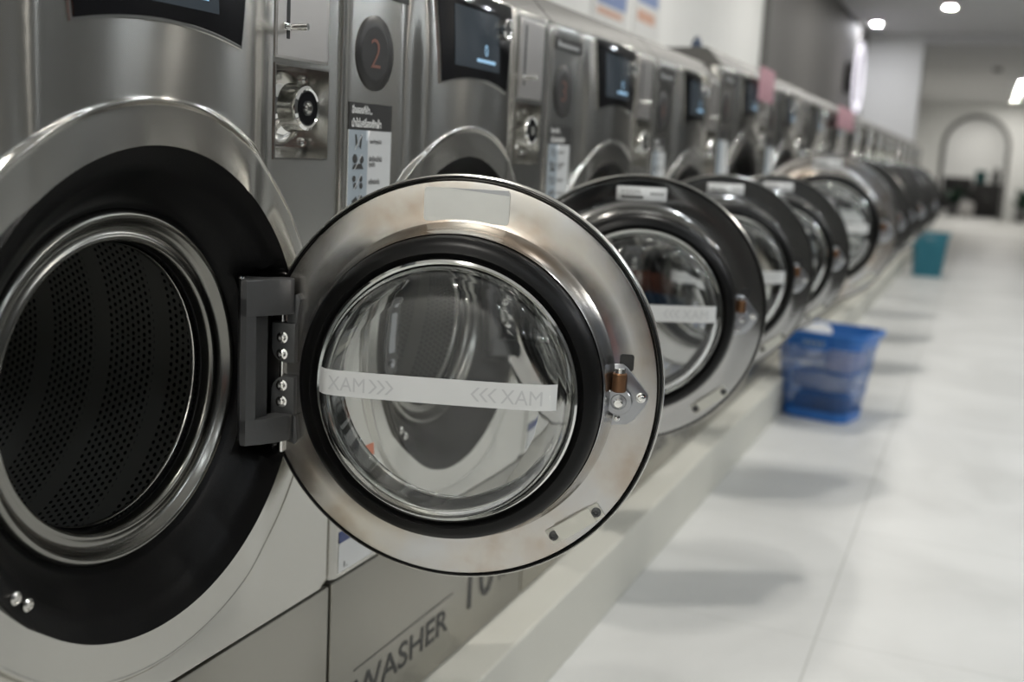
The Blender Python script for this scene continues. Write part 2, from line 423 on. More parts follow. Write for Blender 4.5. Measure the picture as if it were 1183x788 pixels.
def build_door(S, root, ang, first, tape=True, label='print', detail=True):
    s = S.s; cx = HE*s
    loc = (HX, S.yc+0.2206*S.k*0+ (HE*s)*1.071, S.zc-0.0075-Z0)
    F = ax_door(cx); seg = 128 if detail else 72
    # inner steel plate with its raised collar = the door's own mesh
    bm = bmesh.new()
    lathe(bm, [(q[0]*s, q[1]*s) for q in ((0.2285, -0.012), (0.2290, 0.000), (0.2270, 0.003), (0.2235, 0.0035), (0.205, 0.0042), (0.190, 0.0048), (0.1825, 0.0068), (0.1780, 0.0120), (0.1752, 0.024), (0.1738, 0.036), (0.1715, 0.040), (0.169, 0.038), (0.166, 0.02), (0.166, -0.012))], F, seg, closed=True)
    d = finish('door', bm, 'plate' if label == 'silver' or not detail else 'plate_dark', root, loc, (0, 0, ang-PI/2))
    d.scale = (1.012, 1.012, 1.012)
    bm = bmesh.new()
    lathe(bm, [(q[0]*s, q[1]*s) for q in ((0.150, -0.030), (0.178, -0.040), (0.205, -0.041), (0.226, -0.034), (0.2345, -0.020), (0.2352, -0.008), (0.2345, -0.0025), (0.2330, -0.0015), (0.2325, -0.006), (0.2315, -0.0125), (0.150, -0.0125))], F, seg, closed=True)
    finish('outer_shell', bm, 'satin', d)
    bm = bmesh.new()
    lathe(bm, [(q[0]*s, q[1]*s) for q in ((0.2323, -0.010), (0.2325, -0.001), (0.2315, 0.002), (0.2300, 0.001), (0.2292, -0.010))], F, seg, closed=True)
    finish('edge_seal', bm, 'rubber', d)
    bm = bmesh.new()
    lathe(bm, [(q[0]*s, q[1]*s) for q in ((0.1655, -0.010), (0.1690, 0.034), (0.1700, 0.041), (0.1695, 0.050), (0.1665, 0.058), (0.1600, 0.063), (0.1525, 0.0655), (0.1500, 0.062), (0.1470, 0.058), (0.1440, 0.060), (0.1425, 0.055), (0.1420, 0.030), (0.150, -0.010))], F, seg, closed=True)
    finish('gasket', bm, 'rubber', d)
    bm = bmesh.new()
    lathe(bm, [(q[0]*s, q[1]*s) for q in ((0.1460, 0.0590), (0.1455, 0.0640), (0.1430, 0.0660), (0.1405, 0.0640), (0.1408, 0.0580), (0.1415, 0.0540), (0.1445, 0.0540))], F, seg, closed=True)
    finish('bowl_ring', bm, 'chrome', d)
    bm = bmesh.new()
    outer = [(0.1412, 0.000), (0.1412, 0.045), (0.1400, 0.060), (0.1365, 0.078), (0.1310, 0.092), (0.1225, 0.1010), (0.110, 0.1050), (0.080, 0.1075), (0.040, 0.1085), (0, 0.1088)]
    inner = [(0, 0.1033), (0.040, 0.1030), (0.080, 0.1020), (0.108, 0.0995), (0.1190, 0.0955), (0.1265, 0.0875), (0.1318, 0.0750), (0.1350, 0.058), (0.1360, 0.044), (0.1360, 0.000)]
    lathe(bm, [(q[0]*s, q[1]*s) for q in outer], F, seg)
    lathe(bm, [(q[0]*s, q[1]*s) for q in inner], F, seg)
    lathe(bm, [(0.1360*s, 0.0), (0.1412*s, 0.0)], F, seg)
    bmesh.ops.remove_doubles(bm, verts=bm.verts, dist=1e-6)
    finish('glass_bowl', bm, 'glass', d, angle=80)
    # window ring on the outside edge of the bowl
    if tape:
        def tb(r):
            pts = outer[::-1]
            for (ra, ta), (rb, t2) in zip(pts[:-1], pts[1:]):
                if ra <= r <= rb: return ta+(t2-ta)*(r-ra)/(rb-ra)
            return 0.045
        def TP(u, v, o): return Vector((cx+u*s, -(tb(min(0.141, math.hypot(u, v*0.6)))+o)*s, v*s))
        bm = bmesh.new(); V = []
        for side in (0.0010, 0.0003):
            V.append([[bm.verts.new(TP(-0.1315+0.2585*i/60, z0+0.0035*(i/60)+0.0275*j/6, side)) for i in range(61)] for j in range(7) for z0 in (-0.0035,)])
        for G in V:
            for a, b_ in zip(G[:-1], G[1:]):
                for i in range(60): bm.faces.new((a[i], a[i+1], b_[i+1], b_[i]))
        if detail:
            fn = lambda u, v: TP(u, v, 0.0014)
            text(bm, 'MAX', fn, -0.118, 0.003, -0.076, 0.018, 1, mirror=True)
            text(bm, 'MAX', fn, 0.070, 0.005, 0.113, 0.020, 1, mirror=True)
            n0 = len(bm.faces)
            for u0, dr, vz in ((-0.072, 1, 0.0105), (-0.063, 1, 0.0105), (-0.054, 1, 0.0107), (0.066, -1, 0.0125), (0.057, -1, 0.0125), (0.048, -1, 0.0123)):
                for sg in (1, -1):
                    q = [(u0, vz+sg*0.0075), (u0+dr*0.0028, vz+sg*0.0075), (u0+dr*0.0098, vz), (u0+dr*0.0070, vz)]
                    bm.faces.new([bm.verts.new(fn(*p)) for p in q])
            setmat(bm, n0, 1)
            box(bm, (cx-0.1325*s, -0.0885*s, 0.000), (cx-0.1305*s, -0.0865*s, 0.0055), mi=2)
            box(bm, (cx+0.119*s, -0.1025*s, 0.010), (cx+0.1205*s, -0.1005*s, 0.016), mi=2)
        o = finish('max_tape', bm, ['tape', 'tape_print', 'white_print'], d, recalc=False); o['label'] = 'white tape with grey arrows and mirrored letters'
    # the label on the plate
    bm = bmesh.new()
    fl = lambda u, v, h: Vector((cx+u*s, -h*s, v*s))
    if label == 'silver':
        prism(bm, rrect(-0.0445, 0.1815, 0.0515, 0.2190, 0.004), fl, 0.0036, 0.0062)
        o = finish('label', bm, 'label_silver', d); o['label'] = 'blank silver label'
        # the smear of old glue where the label lost its corner
        bm = bmesh.new()
        prism(bm, [(-0.018, 0.2192), (0.050, 0.2192), (0.0515, 0.2135)], fl, 0.0060, 0.0064)
        finish('glue_mark', bm, 'zinc', d)
    elif label == 'print':
        prism(bm, rrect(-0.042, 0.190, 0.044, 0.214, 0.002), fl, 0.0036, 0.0062)
        f2 = lambda u, v: Vector((cx+u*s, -0.0066*s, v*s))
        n0 = len(bm.faces)
        def bar(u0, v0, u1, v1): bm.faces.new([bm.verts.new(f2(*p)) for p in ((u0, v0), (u1, v0), (u1, v1), (u0, v1))])
        bar(-0.034, 0.1940, 0.004, 0.1985)
        for q in range(7): bar(-0.034+q*0.005, 0.2025, -0.0305+q*0.005, 0.2042)
        for q in range(6): bar(-0.034+q*0.0055, 0.2075, -0.0300+q*0.0055, 0.2090)
        for q in range(5): bar(0.016+q*0.0048, 0.2010, 0.0190+q*0.0048, 0.2045)
        setmat(bm, n0, 1)
        o = finish('label', bm, ['sticker', 'lettering'], d, recalc=False); o['label'] = 'white printed label'
    # latch
    fl2 = lambda u, v, h: Vector((cx+u*s, -h*s, v*s))
    bm = bmesh.new()
    prism(bm, [(0.1680, -0.0335), (0.1960, -0.0300), (0.2040, -0.0240), (0.2155, -0.0075), (0.2180, -0.0010), (0.2175, 0.0050), (0.2120, 0.0120), (0.1930, 0.0340), (0.1880, 0.0375), (0.1765, 0.0375), (0.1720, 0.0345), (0.1680, 0.0270)], fl2, 0.0042, 0.0072, bev=0.0006)
    box(bm, (cx+0.1655*s, -0.0330*s, -0.0385*s), (cx+0.1685*s, -0.0045*s, 0.0245*s), bev=0.0007)
    box(bm, (cx+0.1640*s, -0.0200*s, 0.0250*s), (cx+0.1690*s, -0.0090*s, 0.0310*s), bev=0.0007)
    finish('latch_bracket', bm, 'zinc', d)
    bm = bmesh.new()
    FL = ax_door(cx+0.1862*s, -0.0032*s)
    lathe(bm, [(q[0]*s, q[1]*s) for q in ((0, 0.007), (0.0150, 0.007), (0.0150, 0.0165), (0.0140, 0.0178), (0.0090, 0.0178), (0.0078, 0.0168), (0.0078, 0.0150), (0, 0.0150))], FL, 40)
    finish('latch_roller', bm, 'zinc', d)
    bm = bmesh.new()
    lathe(bm, [(q[0]*s, q[1]*s) for q in ((0, 0.0148), (0.0052, 0.0150), (0.0052, 0.0255), (0.0040, 0.0272), (0, 0.0275))], FL, 24)
    finish('latch_pin', bm, 'chrome', d)
    bm = bmesh.new()
    bx = cx+0.1856*s
    rod(bm, (bx, -0.0150*s, 0.0080*s), (bx, -0.0150*s, 0.0290*s), 0.0082*s, 24)
    rod(bm, (bx, -0.0150*s, 0.0285*s), (bx, -0.0150*s, 0.0345*s), 0.0060*s, 20, mi=1)
    o = finish('latch_bushing', bm, ['brass', 'chrome'], d); o['label'] = 'brown latch bushing'
    bm = bmesh.new()
    prism(bm, rrect(0.1840, 0.0300, 0.1995, 0.0485, 0.003), fl2, 0.0030, 0.0056)
    finish('latch_slot', bm, 'black', d)
    def screw(name, u, v, t, r, mat='chrome'):
        bm = bmesh.new(); FS = ax_door(cx+u*s, v*s)
        lathe(bm, [(q[0]*s, q[1]*s) for q in ((0, t), (r, t), (r, t+0.0014), (r*0.72, t+0.0018), (r*0.70, t+0.0038), (r*0.5, t+0.0050), (r*0.22, t+0.0052), (r*0.20, t+0.0038), (0, t+0.0038))], FS, 20)
        a = random.random()*PI
        return finish(name, bm, mat, d)
    if detail:
        screw('latch_screw', 0.2100, 0.0015, 0.0072, 0.0056)
        screw('latch_screw', 0.1850, -0.0235, 0.0072, 0.0036)
    # ivory plate at lower right, turned along the rim
    a = math.radians(35.3)
    fp = lambda u, v, h: Vector((cx+(0.1460+u*math.cos(a)-v*math.sin(a))*s, -h*s, (-0.1515+u*math.sin(a)+v*math.cos(a))*s))
    bm = bmesh.new()
    prism(bm, rrect(-0.0345, -0.0090, 0.0345, 0.0090, 0.0012), fp, 0.0042, 0.0062)
    prism(bm, rrect(-0.0235, -0.0090, 0.0235, 0.0090, 0.0010), fp, 0.0055, 0.0098)
    o = finish('rim_plate', bm, 'ivory', d); o['label'] = 'ivory plate fixed with two screws'
    if detail:
        for u in (-0.0285, 0.0285):
            bm = bmesh.new(); c0 = fp(u, 0, 0)
            lathe(bm, [(0, 0.0062*s), (0.0055*s, 0.0062*s), (0.0055*s, 0.0085*s), (0.0030*s, 0.0095*s), (0.0026*s, 0.0080*s), (0, 0.0080*s)], ax_door(c0.x, c0.z), 20)
            finish('plate_screw', bm, 'hinge', d)
    # hinge leaves on the door
    for sg in (1, -1):
        bm = bmesh.new()
        lo, hi = (0.0085, 0.0545) if sg > 0 else (-0.0545, -0.0085)
        pts = rrect(-0.2165, lo, -0.1885, hi, 0.0025)
        pts = [(-0.1885, lo), (-0.1885, hi), (-0.2165, hi), (-0.2165, lo+0.016), (-0.2145, lo+0.009), (-0.2095, lo+0.003), (-0.2030, lo)] if sg > 0 else \
              [(-0.1885, hi), (-0.1885, lo), (-0.2165, lo), (-0.2165, hi-0.016), (-0.2145, hi-0.009), (-0.2095, hi-0.003), (-0.2030, hi)]
        prism(bm, pts, fl2, 0.003, 0.015, bev=0.001)
        zz = (hi if sg > 0 else lo)
        prism(bm, [(-0.1990, zz), (-0.1870, zz), (-0.1840, zz+sg*0.028), (-0.1880, zz+sg*0.034), (-0.1990, zz+sg*0.030)], fl2, 0.003, 0.013, bev=0.001)
        lf = finish('hinge_leaf', bm, 'hinge_dark', d)
    if detail:
        for v in (0.0377, 0.0185, -0.0185, -0.0377): screw('hinge_screw', -0.2035, v, 0.0148, 0.0068)
    bm = bmesh.new()
    rod(bm, (cx-0.2065*s, -0.0060*s, -0.1005*s), (cx-0.2065*s, -0.0060*s, 0.0985*s), 0.0032*s, 14)
    finish('hinge_pin', bm, 'chrome', d)
    return d

def build_machine(S, number, ang, label, cat, y0, group=None, detail=True, door_label='print', tape=True, brand=True, door=True):
    root = empty('washing_machine', (0, y0, Z0)); tag(root, label, cat, group)
    k = S.k; off = (0, 0, -Z0)
    def P(name, bm, mats, **kw): return finish(name, bm, mats, root, off, **kw)
    # body behind the front sheet
    bm = bmesh.new()
    D = 0.74
    W = S.W
    def shell(x0, x1, ya, yb, za, zb):
        for q in (((x0, ya, za), (x1, ya, za), (x1, ya, zb), (x0, ya, zb)), ((x0, yb, za), (x1, yb, za), (x1, yb, zb), (x0, yb, zb)),
                  ((x0, ya, za), (x0, yb, za), (x0, yb, zb), (x0, ya, zb)), ((x0, ya, za), (x0, yb, za), (x1, yb, za), (x1, ya, za))):
            bm.faces.new([bm.verts.new(p) for p in q])
    shell(-D, -0.024, 0.004, W-0.004, Z0+0.003, S.ztop-0.003)
    # top lid with its sloped front strip
    prof = [(-0.024, S.ztop-0.004), (-0.003, S.ztop-0.0005), (-0.004, S.ztop+0.002), (-0.050, S.ztop+0.050), (-0.056, S.ztop+0.053), (-0.075, S.ztop+0.053), (-D, S.ztop+0.035), (-D, S.ztop-0.004)]
    P('cabinet', bm, 'steel_side')
    bm = bmesh.new(); prism(bm, prof, lambda u, v, h: Vector((u, h, v)), 0.004, W-0.004)
    P('top_lid', bm, 'lid')
    # front sheet
    pk = ((0.5555*k, 0.990+S.dz, 0.6640*k, 1.0935+S.dz), (0.5535*k, 1.1010+S.dz, 0.6620*k, 1.2330+S.dz))
    fb = build_front(S); cut_rect(fb, pk[0][0], pk[0][1], pk[0][2], pk[0][3])
    fo = finish('front_panel', fb, 'steel', root, off, angle=50)
    # lower kick panel
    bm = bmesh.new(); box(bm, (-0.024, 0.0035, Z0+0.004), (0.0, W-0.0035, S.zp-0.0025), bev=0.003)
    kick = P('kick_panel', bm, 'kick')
    if brand:
        bm = bmesh.new(); f3 = lambda u, v: Vector((0.0006, u, v))
        text(bm, 'WASHER', f3, 0.068*k, 0.2135, 0.372*k, 0.2560, bold=0.012)
        bm.faces.new([bm.verts.new(f3(*p)) for p in ((0.066*k, 0.2715), (0.388*k, 0.2715), (0.388*k, 0.2735), (0.066*k, 0.2735))])
        text(bm, '10', f3, 0.450*k, 0.2170, 0.560*k, 0.3100)
        text(bm, 'KG', f3, 0.585*k, 0.2250, 0.650*k, 0.2560)
        P('lettering', bm, 'lettering', recalc=False)
    # black surround, hollowed where the hinge sits
    bm = bmesh.new(); A = 144; s = S.s
    prof = ((0.2480, -0.010), (0.2485, 0.0075), (0.2465, 0.0100), (0.2440, 0.0085), (0.2350, 0.0045), (0.2220, -0.0020), (0.2185, -0.0060), (0.2050, -0.0170), (0.1950, -0.0260), (0.1900, -0.0330), (0.1860, -0.0390), (0.1820, -0.0420), (0.1780, -0.0600))
    V = []
    for r, x in prof:
        ring = []
        for i in range(A):
            t = 2*PI*i/A; yy = r*math.cos(t); zz = r*math.sin(t)
            xx = x
            if yy > 0:
                w = (1-sstep(0.103, 0.112, abs(zz)))*sstep(0.150, 0.158, yy)*(1-sstep(0.2405, 0.2440, r))
                xx = x*(1-w)+min(x, -0.026)*w
            ring.append(bm.verts.new((xx*s, S.yc+yy*s, S.zc+zz*s)))
        V.append(ring)
    for a, b in zip(V[:-1], V[1:]):
        for i in range(A): bm.faces.new((a[i], a[(i+1) % A], b[(i+1) % A], b[i]))
    P('door_surround', bm, 'black_gloss', angle=38)
    if detail:
        for dy, dz in ((-0.180, -0.150), (-0.167, -0.161)):
            bm = bmesh.new()
            lathe(bm, [(0, 0.0), (0.0062, 0.0), (0.0062, 0.0035), (0.0040, 0.0050), (0.0030, 0.0035), (0, 0.0035)], ax_x(S.yc+dy*s, S.zc+dz*s, 0.004), 20)
            P('screw', bm, 'satin')
    # chrome collar and rubber behind it
    bm = bmesh.new()
    lathe(bm, [(q[0]*s, q[1]*s) for q in ((0.1840, -0.048), (0.1820, -0.0385), (0.1790, -0.0340), (0.1750, -0.0325), (0.1715, -0.0345), (0.1690, -0.0400), (0.1650, -0.0440), (0.1600, -0.0450), (0.1560, -0.0430), (0.1530, -0.0415), (0.1500, -0.0430), (0.1485, -0.0480), (0.1485, -0.056))], ax_x(S.yc, S.zc), A)
    P('tub_collar', bm, 'collar', angle=60)
    bm = bmesh.new()
    lathe(bm, [(q[0]*s, q[1]*s) for q in ((0.1490, -0.0555), (0.1475, -0.0570), (0.1480, -0.0600), (0.1520, -0.0640), (0.1560, -0.0660))], ax_x(S.yc, S.zc), A)
    P('tub_seal', bm, 'rubber', angle=60)
    bm = bmesh.new()
    lathe(bm, [(q[0]*s, q[1]*s) for q in ((0.1500, -0.0665), (0.1470, -0.0650), (0.1455, -0.0670), (0.1460, -0.0700), (0.1500, -0.0710))], ax_x(S.yc, S.zc), A, closed=True)
    P('drum_lip', bm, 'satin', angle=60)
    # perforated drum
    bm = bmesh.new(); uvl = bm.loops.layers.uv.new('UVMap')
    Rd = 0.232*s; X1, X2 = -0.070, -0.46
    cols = 96
    prof = [(0.148*s, X1+0.002), (0.152*s, X1), (Rd-0.02, X1-0.004), (Rd-0.006, X1-0.010), (Rd, X1-0.02)]
    prof += [(Rd, X1-0.02+(X2+0.02-X1+0.02)*i/8) for i in range(1, 9)] + [(Rd-0.012, X2), (0.10*s, X2-0.008), (0.02, X2-0.01)]
    L = [0]
    for a, b in zip(prof[:-1], prof[1:]): L.append(L[-1]+math.hypot(b[0]-a[0], b[1]-a[1]))
    V = [[bm.verts.new((x, S.yc+r*math.cos(2*PI*i/cols), S.zc+r*math.sin(2*PI*i/cols))) for i in range(cols)] for r, x in prof]
    per = 2*PI*Rd
    for j in range(len(prof)-1):
        for i in range(cols):
            f = bm.faces.new((V[j][i], V[j][(i+1) % cols], V[j+1][(i+1) % cols], V[j+1][i]))
            for lp, (a, b) in zip(f.loops, ((i, j), (i+1, j), (i+1, j+1), (i, j+1))): lp[uvl].uv = (a/cols*per, L[b])
    P('drum', bm, 'drum', angle=50)
    # control panel: black glass with an arched lower edge and a thin silver rim
    zt = S.ztop-0.004; zb = 1.104+S.dz
    def ctl(grow):
        rows = []
        for j in range(13):
            f = j/12; row = []
            for i in range(25):
                g = i/24
                yb = 0.2400*k-grow+(0.2325*k+2*grow)*g; yt = 0.2225*k-grow+(0.2700*k+2*grow)*g
                zl = zb-grow+0.013*(1-(2*g-1)**2)
                row.append((yb+(yt-yb)*f, zl+(zt-zl)*f))
            rows.append(row)
        return rows
    bm = bmesh.new()
    def slab(rows, a, b_, mi):
        n0 = len(bm.faces)
        T = [[bm.verts.new((surf(S, y, z)+b_, y, z)) for y, z in row] for row in rows]
        for r1, r2 in zip(T[:-1], T[1:]):
            for i in range(len(r1)-1): bm.faces.new((r1[i], r1[i+1], r2[i+1], r2[i]))
        rim = T[0]+[r[-1] for r in T[1:]]+T[-1][-2::-1]+[r[0] for r in T[-2:0:-1]]
        lowr = [bm.verts.new((surf(S, v.co.y, v.co.z)+a, v.co.y, v.co.z)) for v in rim]
        for i in range(len(rim)): bm.faces.new((rim[i], rim[(i+1) % len(rim)], lowr[(i+1) % len(rim)], lowr[i]))
        setmat(bm, n0, mi)
    slab(ctl(0.0030), 0.0, 0.0022, 1)
    slab(ctl(0.0), 0.002, 0.0034, 0)
    cp = P('control_panel', bm, ['glass_black', 'chrome'], angle=45)
    bm = bmesh.new()
    sheet(bm, S, 0.274*k, 1.131+S.dz, 0.432*k, 1.217+S.dz, 0.0042, 0)
    def glow(y0_, z0_, y1_, z1_): patch(bm, S, rect_rows(y0_*k, z0_+S.dz, y1_*k, z1_+S.dz, 2, 2), 0.0047, 1)
    glow(0.345, 1.1415, 0.415, 1.1465)
    text(bm, '0', lambda u, v: Vector((surf(S, u, v)+0.0047, u, v)), 0.374*k, 1.152+S.dz, 0.386*k, 1.169+S.dz, 1)
    sc = finish('screen', bm, ['screen', 'screen_bar'], cp, angle=60)
    bm = bmesh.new()
    kx = surf(S, 0.452*k, 1.200+S.dz)
    lathe(bm, [(0, 0.003), (0.0165, 0.003), (0.0165, 0.012), (0.0150, 0.014), (0.0125, 0.0135), (0.0115, 0.012), (0, 0.012)], ax_x(0.452*k, 1.200+S.dz, kx), 32)
    o = finish('start_button', bm, 'chrome', cp)
    # coin mechanism plate (set in a shallow recess) with its slot and lever, and the lock in its pocket
    ya, za, yb, zb2 = pk[1]
    bm = bmesh.new()
    xs = 0.0012
    prism(bm, rrect(ya, za, yb, zb2, 0.0025), lambda u, v, h: Vector((h, u, v)), -0.004, xs, bev=0.0008)
    prism(bm, rrect(ya+0.003, za+0.003, yb-0.003, zb2-0.003, 0.002), lambda u, v, h: Vector((h, u, v)), xs-0.001, xs+0.0006)
    pl = P('coin_plate', bm, 'steel_side')
    bm = bmesh.new(); prism(bm, rrect(ya+0.0205*k, za+0.022, ya+0.0265*k, zb2-0.010, 0.001), lambda u, v, h: Vector((h, u, v)), xs, xs+0.0011)
    finish('coin_slot', bm, 'black', pl)
    bm = bmesh.new(); rod(bm, (xs+0.0005, ya+0.026*k, za+0.035), (0.024, ya+0.030*k, za+0.036), 0.0042, 16)
    box(bm, (xs, ya+0.012*k, za+0.031), (xs+0.004, ya+0.026*k, za+0.039), bev=0.001)
    finish('coin_lever', bm, 'chrome', pl)
    ya, za, yb, zb2 = pk[0]
    bm = bmesh.new()
    n0 = 0
    xb = -0.030
    q = [(ya, za), (yb, za), (yb, zb2), (ya, zb2)]
    fr = [bm.verts.new((0.0015, y, z)) for y, z in q]; bk = [bm.verts.new((xb, y, z)) for y, z in ((ya+0.001, za+0.012), (yb-0.001, za+0.012), (yb-0.001, zb2-0.002), (ya+0.001, zb2-0.002))]
    ow = [bm.verts.new((0.0015, y, z)) for y, z in ((ya-0.002, za-0.002), (yb+0.002, za-0.002), (yb+0.002, zb2+0.002), (ya-0.002, zb2+0.002))]
    ob = [bm.verts.new((-0.002, v.co.y, v.co.z)) for v in ow]
    for i in range(4):
        j = (i+1) % 4
        bm.faces.new((fr[i], fr[j], bk[j], bk[i])); bm.faces.new((ow[i], ow[j], fr[j], fr[i])); bm.faces.new((ob[i], ob[j], ow[j], ow[i]))
    bm.faces.new(bk)
    lp = P('lock_pocket', bm, 'satin', angle=20)
    cy, cz = (ya+yb)/2-0.002, (za+zb2)/2+0.006
    bm = bmesh.new()
    lathe(bm, [(0, xb), (0.0430, xb), (0.0425, xb+0.004), (0.0395, xb+0.009), (0.0330, xb+0.013), (0.0285, xb+0.016), (0.0270, xb+0.022), (0.0268, xb+0.034), (0.0255, xb+0.0385), (0.0225, xb+0.0405), (0.0205, xb+0.0395), (0.0200, xb+0.037), (0, xb+0.037)], ax_x(cy, cz), 48)
    finish('coin_lock', bm, 'chrome', lp, angle=40)
    bm = bmesh.new()
    lathe(bm, [(0, xb+0.0365), (0.0203, xb+0.0365), (0.0203, xb+0.0385), (0.0190, xb+0.0395), (0.0085, xb+0.0395)], ax_x(cy, cz), 40)
    lathe(bm, [(0.0085, xb+0.0390), (0.0085, xb+0.0410), (0.0065, xb+0.0410), (0.0060, xb+0.0385), (0.0030, xb+0.0385), (0.0026, xb+0.0410), (0, xb+0.0410)], ax_x(cy, cz), 32, mi=1)
    o = finish('lock_face', bm, ['glass_black', 'chrome'], lp); o['label'] = 'black lock face with chrome key centre'
    if detail:
        for sy, szz in ((-1, -1), (1, -1), (-1, 1), (1, 1)):
            bm = bmesh.new(); lathe(bm, [(0.0055, xb), (0.0055, xb+0.003), (0.0035, xb+0.0055), (0, xb+0.006)], ax_x((ya+yb)/2+sy*0.045*k, (za+zb2)/2+0.004+szz*0.037), 16)
            finish('pocket_screw', bm, 'chrome', lp)
    # number badge
    by, bz = 0.0745*k, 1.1260+S.dz
    bm = bmesh.new()
    rows = []
    n0 = 0
    ring0 = [bm.verts.new((surf(S, by, bz)+0.0012, by, bz))]
    prev = None
    for r in (0.016, 0.032, 0.0475):
        cur = [bm.verts.new((surf(S, by+r*math.cos(2*PI*i/48), bz+r*1.0*math.sin(2*PI*i/48))+0.0012, by+r*math.cos(2*PI*i/48), bz+r*1.0*math.sin(2*PI*i/48))) for i in range(48)]
        for i in range(48):
            j = (i+1) % 48
            bm.faces.new((ring0[0], cur[i], cur[j]) if prev is None else (prev[i], cur[i], cur[j], prev[j]))
        prev = cur
    low = [bm.verts.new((v.co.x-0.0012, v.co.y, v.co.z)) for v in prev]
    for i in range(48): bm.faces.new((prev[i], low[i], low[(i+1) % 48], prev[(i+1) % 48]))
    w = 0.0125 if len(str(number)) == 1 else 0.021
    text(bm, str(number), fY(S, 0.0017), by-w, bz-0.0185, by+w, bz+0.0185, 1, bold=-0.012)
    P('number_badge', bm, ['badge', 'copper'], recalc=False)
    # black strip over the badge
    bm = bmesh.new()
    sheet(bm, S, 0.018*k, 1.1985+S.dz, 0.160*k, 1.2220+S.dz, 0.0010, 0)
    n0 = len(bm.faces)
    for q in range(9):
        a0 = 0.034+q*0.0125
        patch(bm, S, rect_rows(a0*k, 1.2055+S.dz, (a0+0.008)*k, 1.2055+S.dz+(0.006 if q else 0.010), 1, 1), 0.0014, 1)
    P('brand_strip', bm, ['badge', 'tape'], recalc=False)
    # notice of what must not go in the wash
    bm = bmesh.new()
    a0, a1, t0, t1, tb = 0.0140*k, 0.1230*k, 1.0620+S.dz, 1.0275+S.dz, 0.9000+S.dz
    am = a0+(a1-a0)*0.44
    sheet(bm, S, a0, t1, a1, t0, 0.0009, 0)
    sheet(bm, S, am, tb, a1, t1, 0.0009, 1)
    sheet(bm, S, a0, tb, am, t1, 0.0009, 2)
    if detail:
        f = fY(S, 0.0013)
        text(bm, THAI_HEAD[0], f, a0+0.006, t1+0.0205, a0+0.006+(a1-a0)*0.46, t0-0.0030, 3, bold=0.03)
        text(bm, THAI_HEAD[1], f, a0+0.006, t1+0.0035, a0+0.006+(a1-a0)*0.68, t0-0.0190, 3, bold=0.03)
        rng = random.Random(3)
        for i, ls in enumerate(THAI_ROWS):
            zc_ = t1-0.0150-i*0.0255
            for j, tline in enumerate(ls):
                wd = 0.0019*len(tline)*1.15
                zz = zc_-j*0.0085+(0.004 if len(ls) > 1 else 0)
                text(bm, tline, f, am+0.004, zz-0.003, min(a1-0.004, am+0.004+wd), zz+0.0045, 4, bold=0.02)
            # pictogram with a cross stroke
            ic = (a0+am)/2; n0 = len(bm.faces)
            def quad(ps): bm.faces.new([bm.verts.new(f(ic+p[0], zc_+p[1])) for p in ps])
            def disc(u, v, r, w=1.0):
                bm.faces.new([bm.verts.new(f(ic+u+r*w*math.cos(2*PI*t/14), zc_+v+r*math.sin(2*PI*t/14))) for t in range(14)])
            if i == 0:
                quad([(-0.009, 0.009), (-0.005, 0.009), (-0.002, -0.004), (-0.006, -0.009)]); quad([(0.005, 0.009), (0.009, 0.009), (0.006, -0.009), (0.002, -0.006)])
            elif i == 1:
                disc(-0.008, 0.004, 0.006); disc(0.009, 0.003, 0.005); quad([(-0.014, -0.009), (0.014, -0.009), (0.009, -0.002), (-0.010, -0.003)])
            elif i == 2:
                for (u, v) in ((-0.009, 0.004), (0.008, 0.004), (-0.006, -0.005), (0.009, -0.005)): disc(u, v, 0.0042)
            elif i == 3:
                quad([(-0.014, 0.001), (-0.003, 0.007), (0.001, 0.003), (-0.010, -0.004)]); disc(0.008, 0.003, 0.006); quad([(0.0, -0.004), (0.013, -0.008), (0.013, -0.010), (-0.002, -0.008)])
            else:
                disc(-0.006, 0.0, 0.006); disc(0.005, 0.002, 0.007)
            setmat(bm, n0, 5)
            n0 = len(bm.faces)
            g = fY(S, 0.0017)
            bm.faces.new([bm.verts.new(g(ic+p[0], zc_+p[1])) for p in ((-0.0105, -0.010), (-0.0085, -0.010), (0.0095, 0.010), (0.0075, 0.010))])
            setmat(bm, n0, 1)
    P('instruction_sticker', bm, ['badge', 'sticker', 'sticker_blue', 'white_print', 'lettering', 'lettering'], recalc=False)
    # rating sticker low on the front, and a red and white one beside the opening
    bm = bmesh.new()
    z_ = S.zp
    sheet(bm, S, 0.0175*k, z_+0.0085, 0.110*k, z_+0.0500, 0.0008, 0)
    sheet(bm, S, 0.0175*k, z_+0.0500, 0.110*k, z_+0.0660, 0.0008, 1)
    if detail:
        for q in range(5): patch(bm, S, rect_rows(0.026*k, z_+0.0440-q*0.0042, (0.085+0.01*(q % 2))*k, z_+0.0452-q*0.0042, 1, 1), 0.0011, 2)
        text(bm, '1.', fY(S, 0.0012), 0.030*k, z_+0.0130, 0.040*k, z_+0.0215, 2, bold=0.03)
    P('rating_sticker', bm, ['sticker', 'navy', 'lettering'], recalc=False)
    if detail:
        bm = bmesh.new()
        sheet(bm, S, 0.052*k, 0.560+S.zc-0.753, 0.100*k, 0.581+S.zc-0.753, 0.0008, 0)
        sheet(bm, S, 0.052*k, 0.581+S.zc-0.753, 0.100*k, 0.599+S.zc-0.753, 0.0008, 1)
        P('caution_sticker', bm, ['sticker', 'orange'], recalc=False)
        # strike plate on the left of the opening
        bm = bmesh.new()
        prism(bm, rrect(S.yc-0.232*s, S.zc-0.062*s, S.yc-0.196*s, S.zc+0.062*s, 0.006), lambda u, v, h: Vector((h, u, v)), -0.024, 0.0045, bev=0.001)
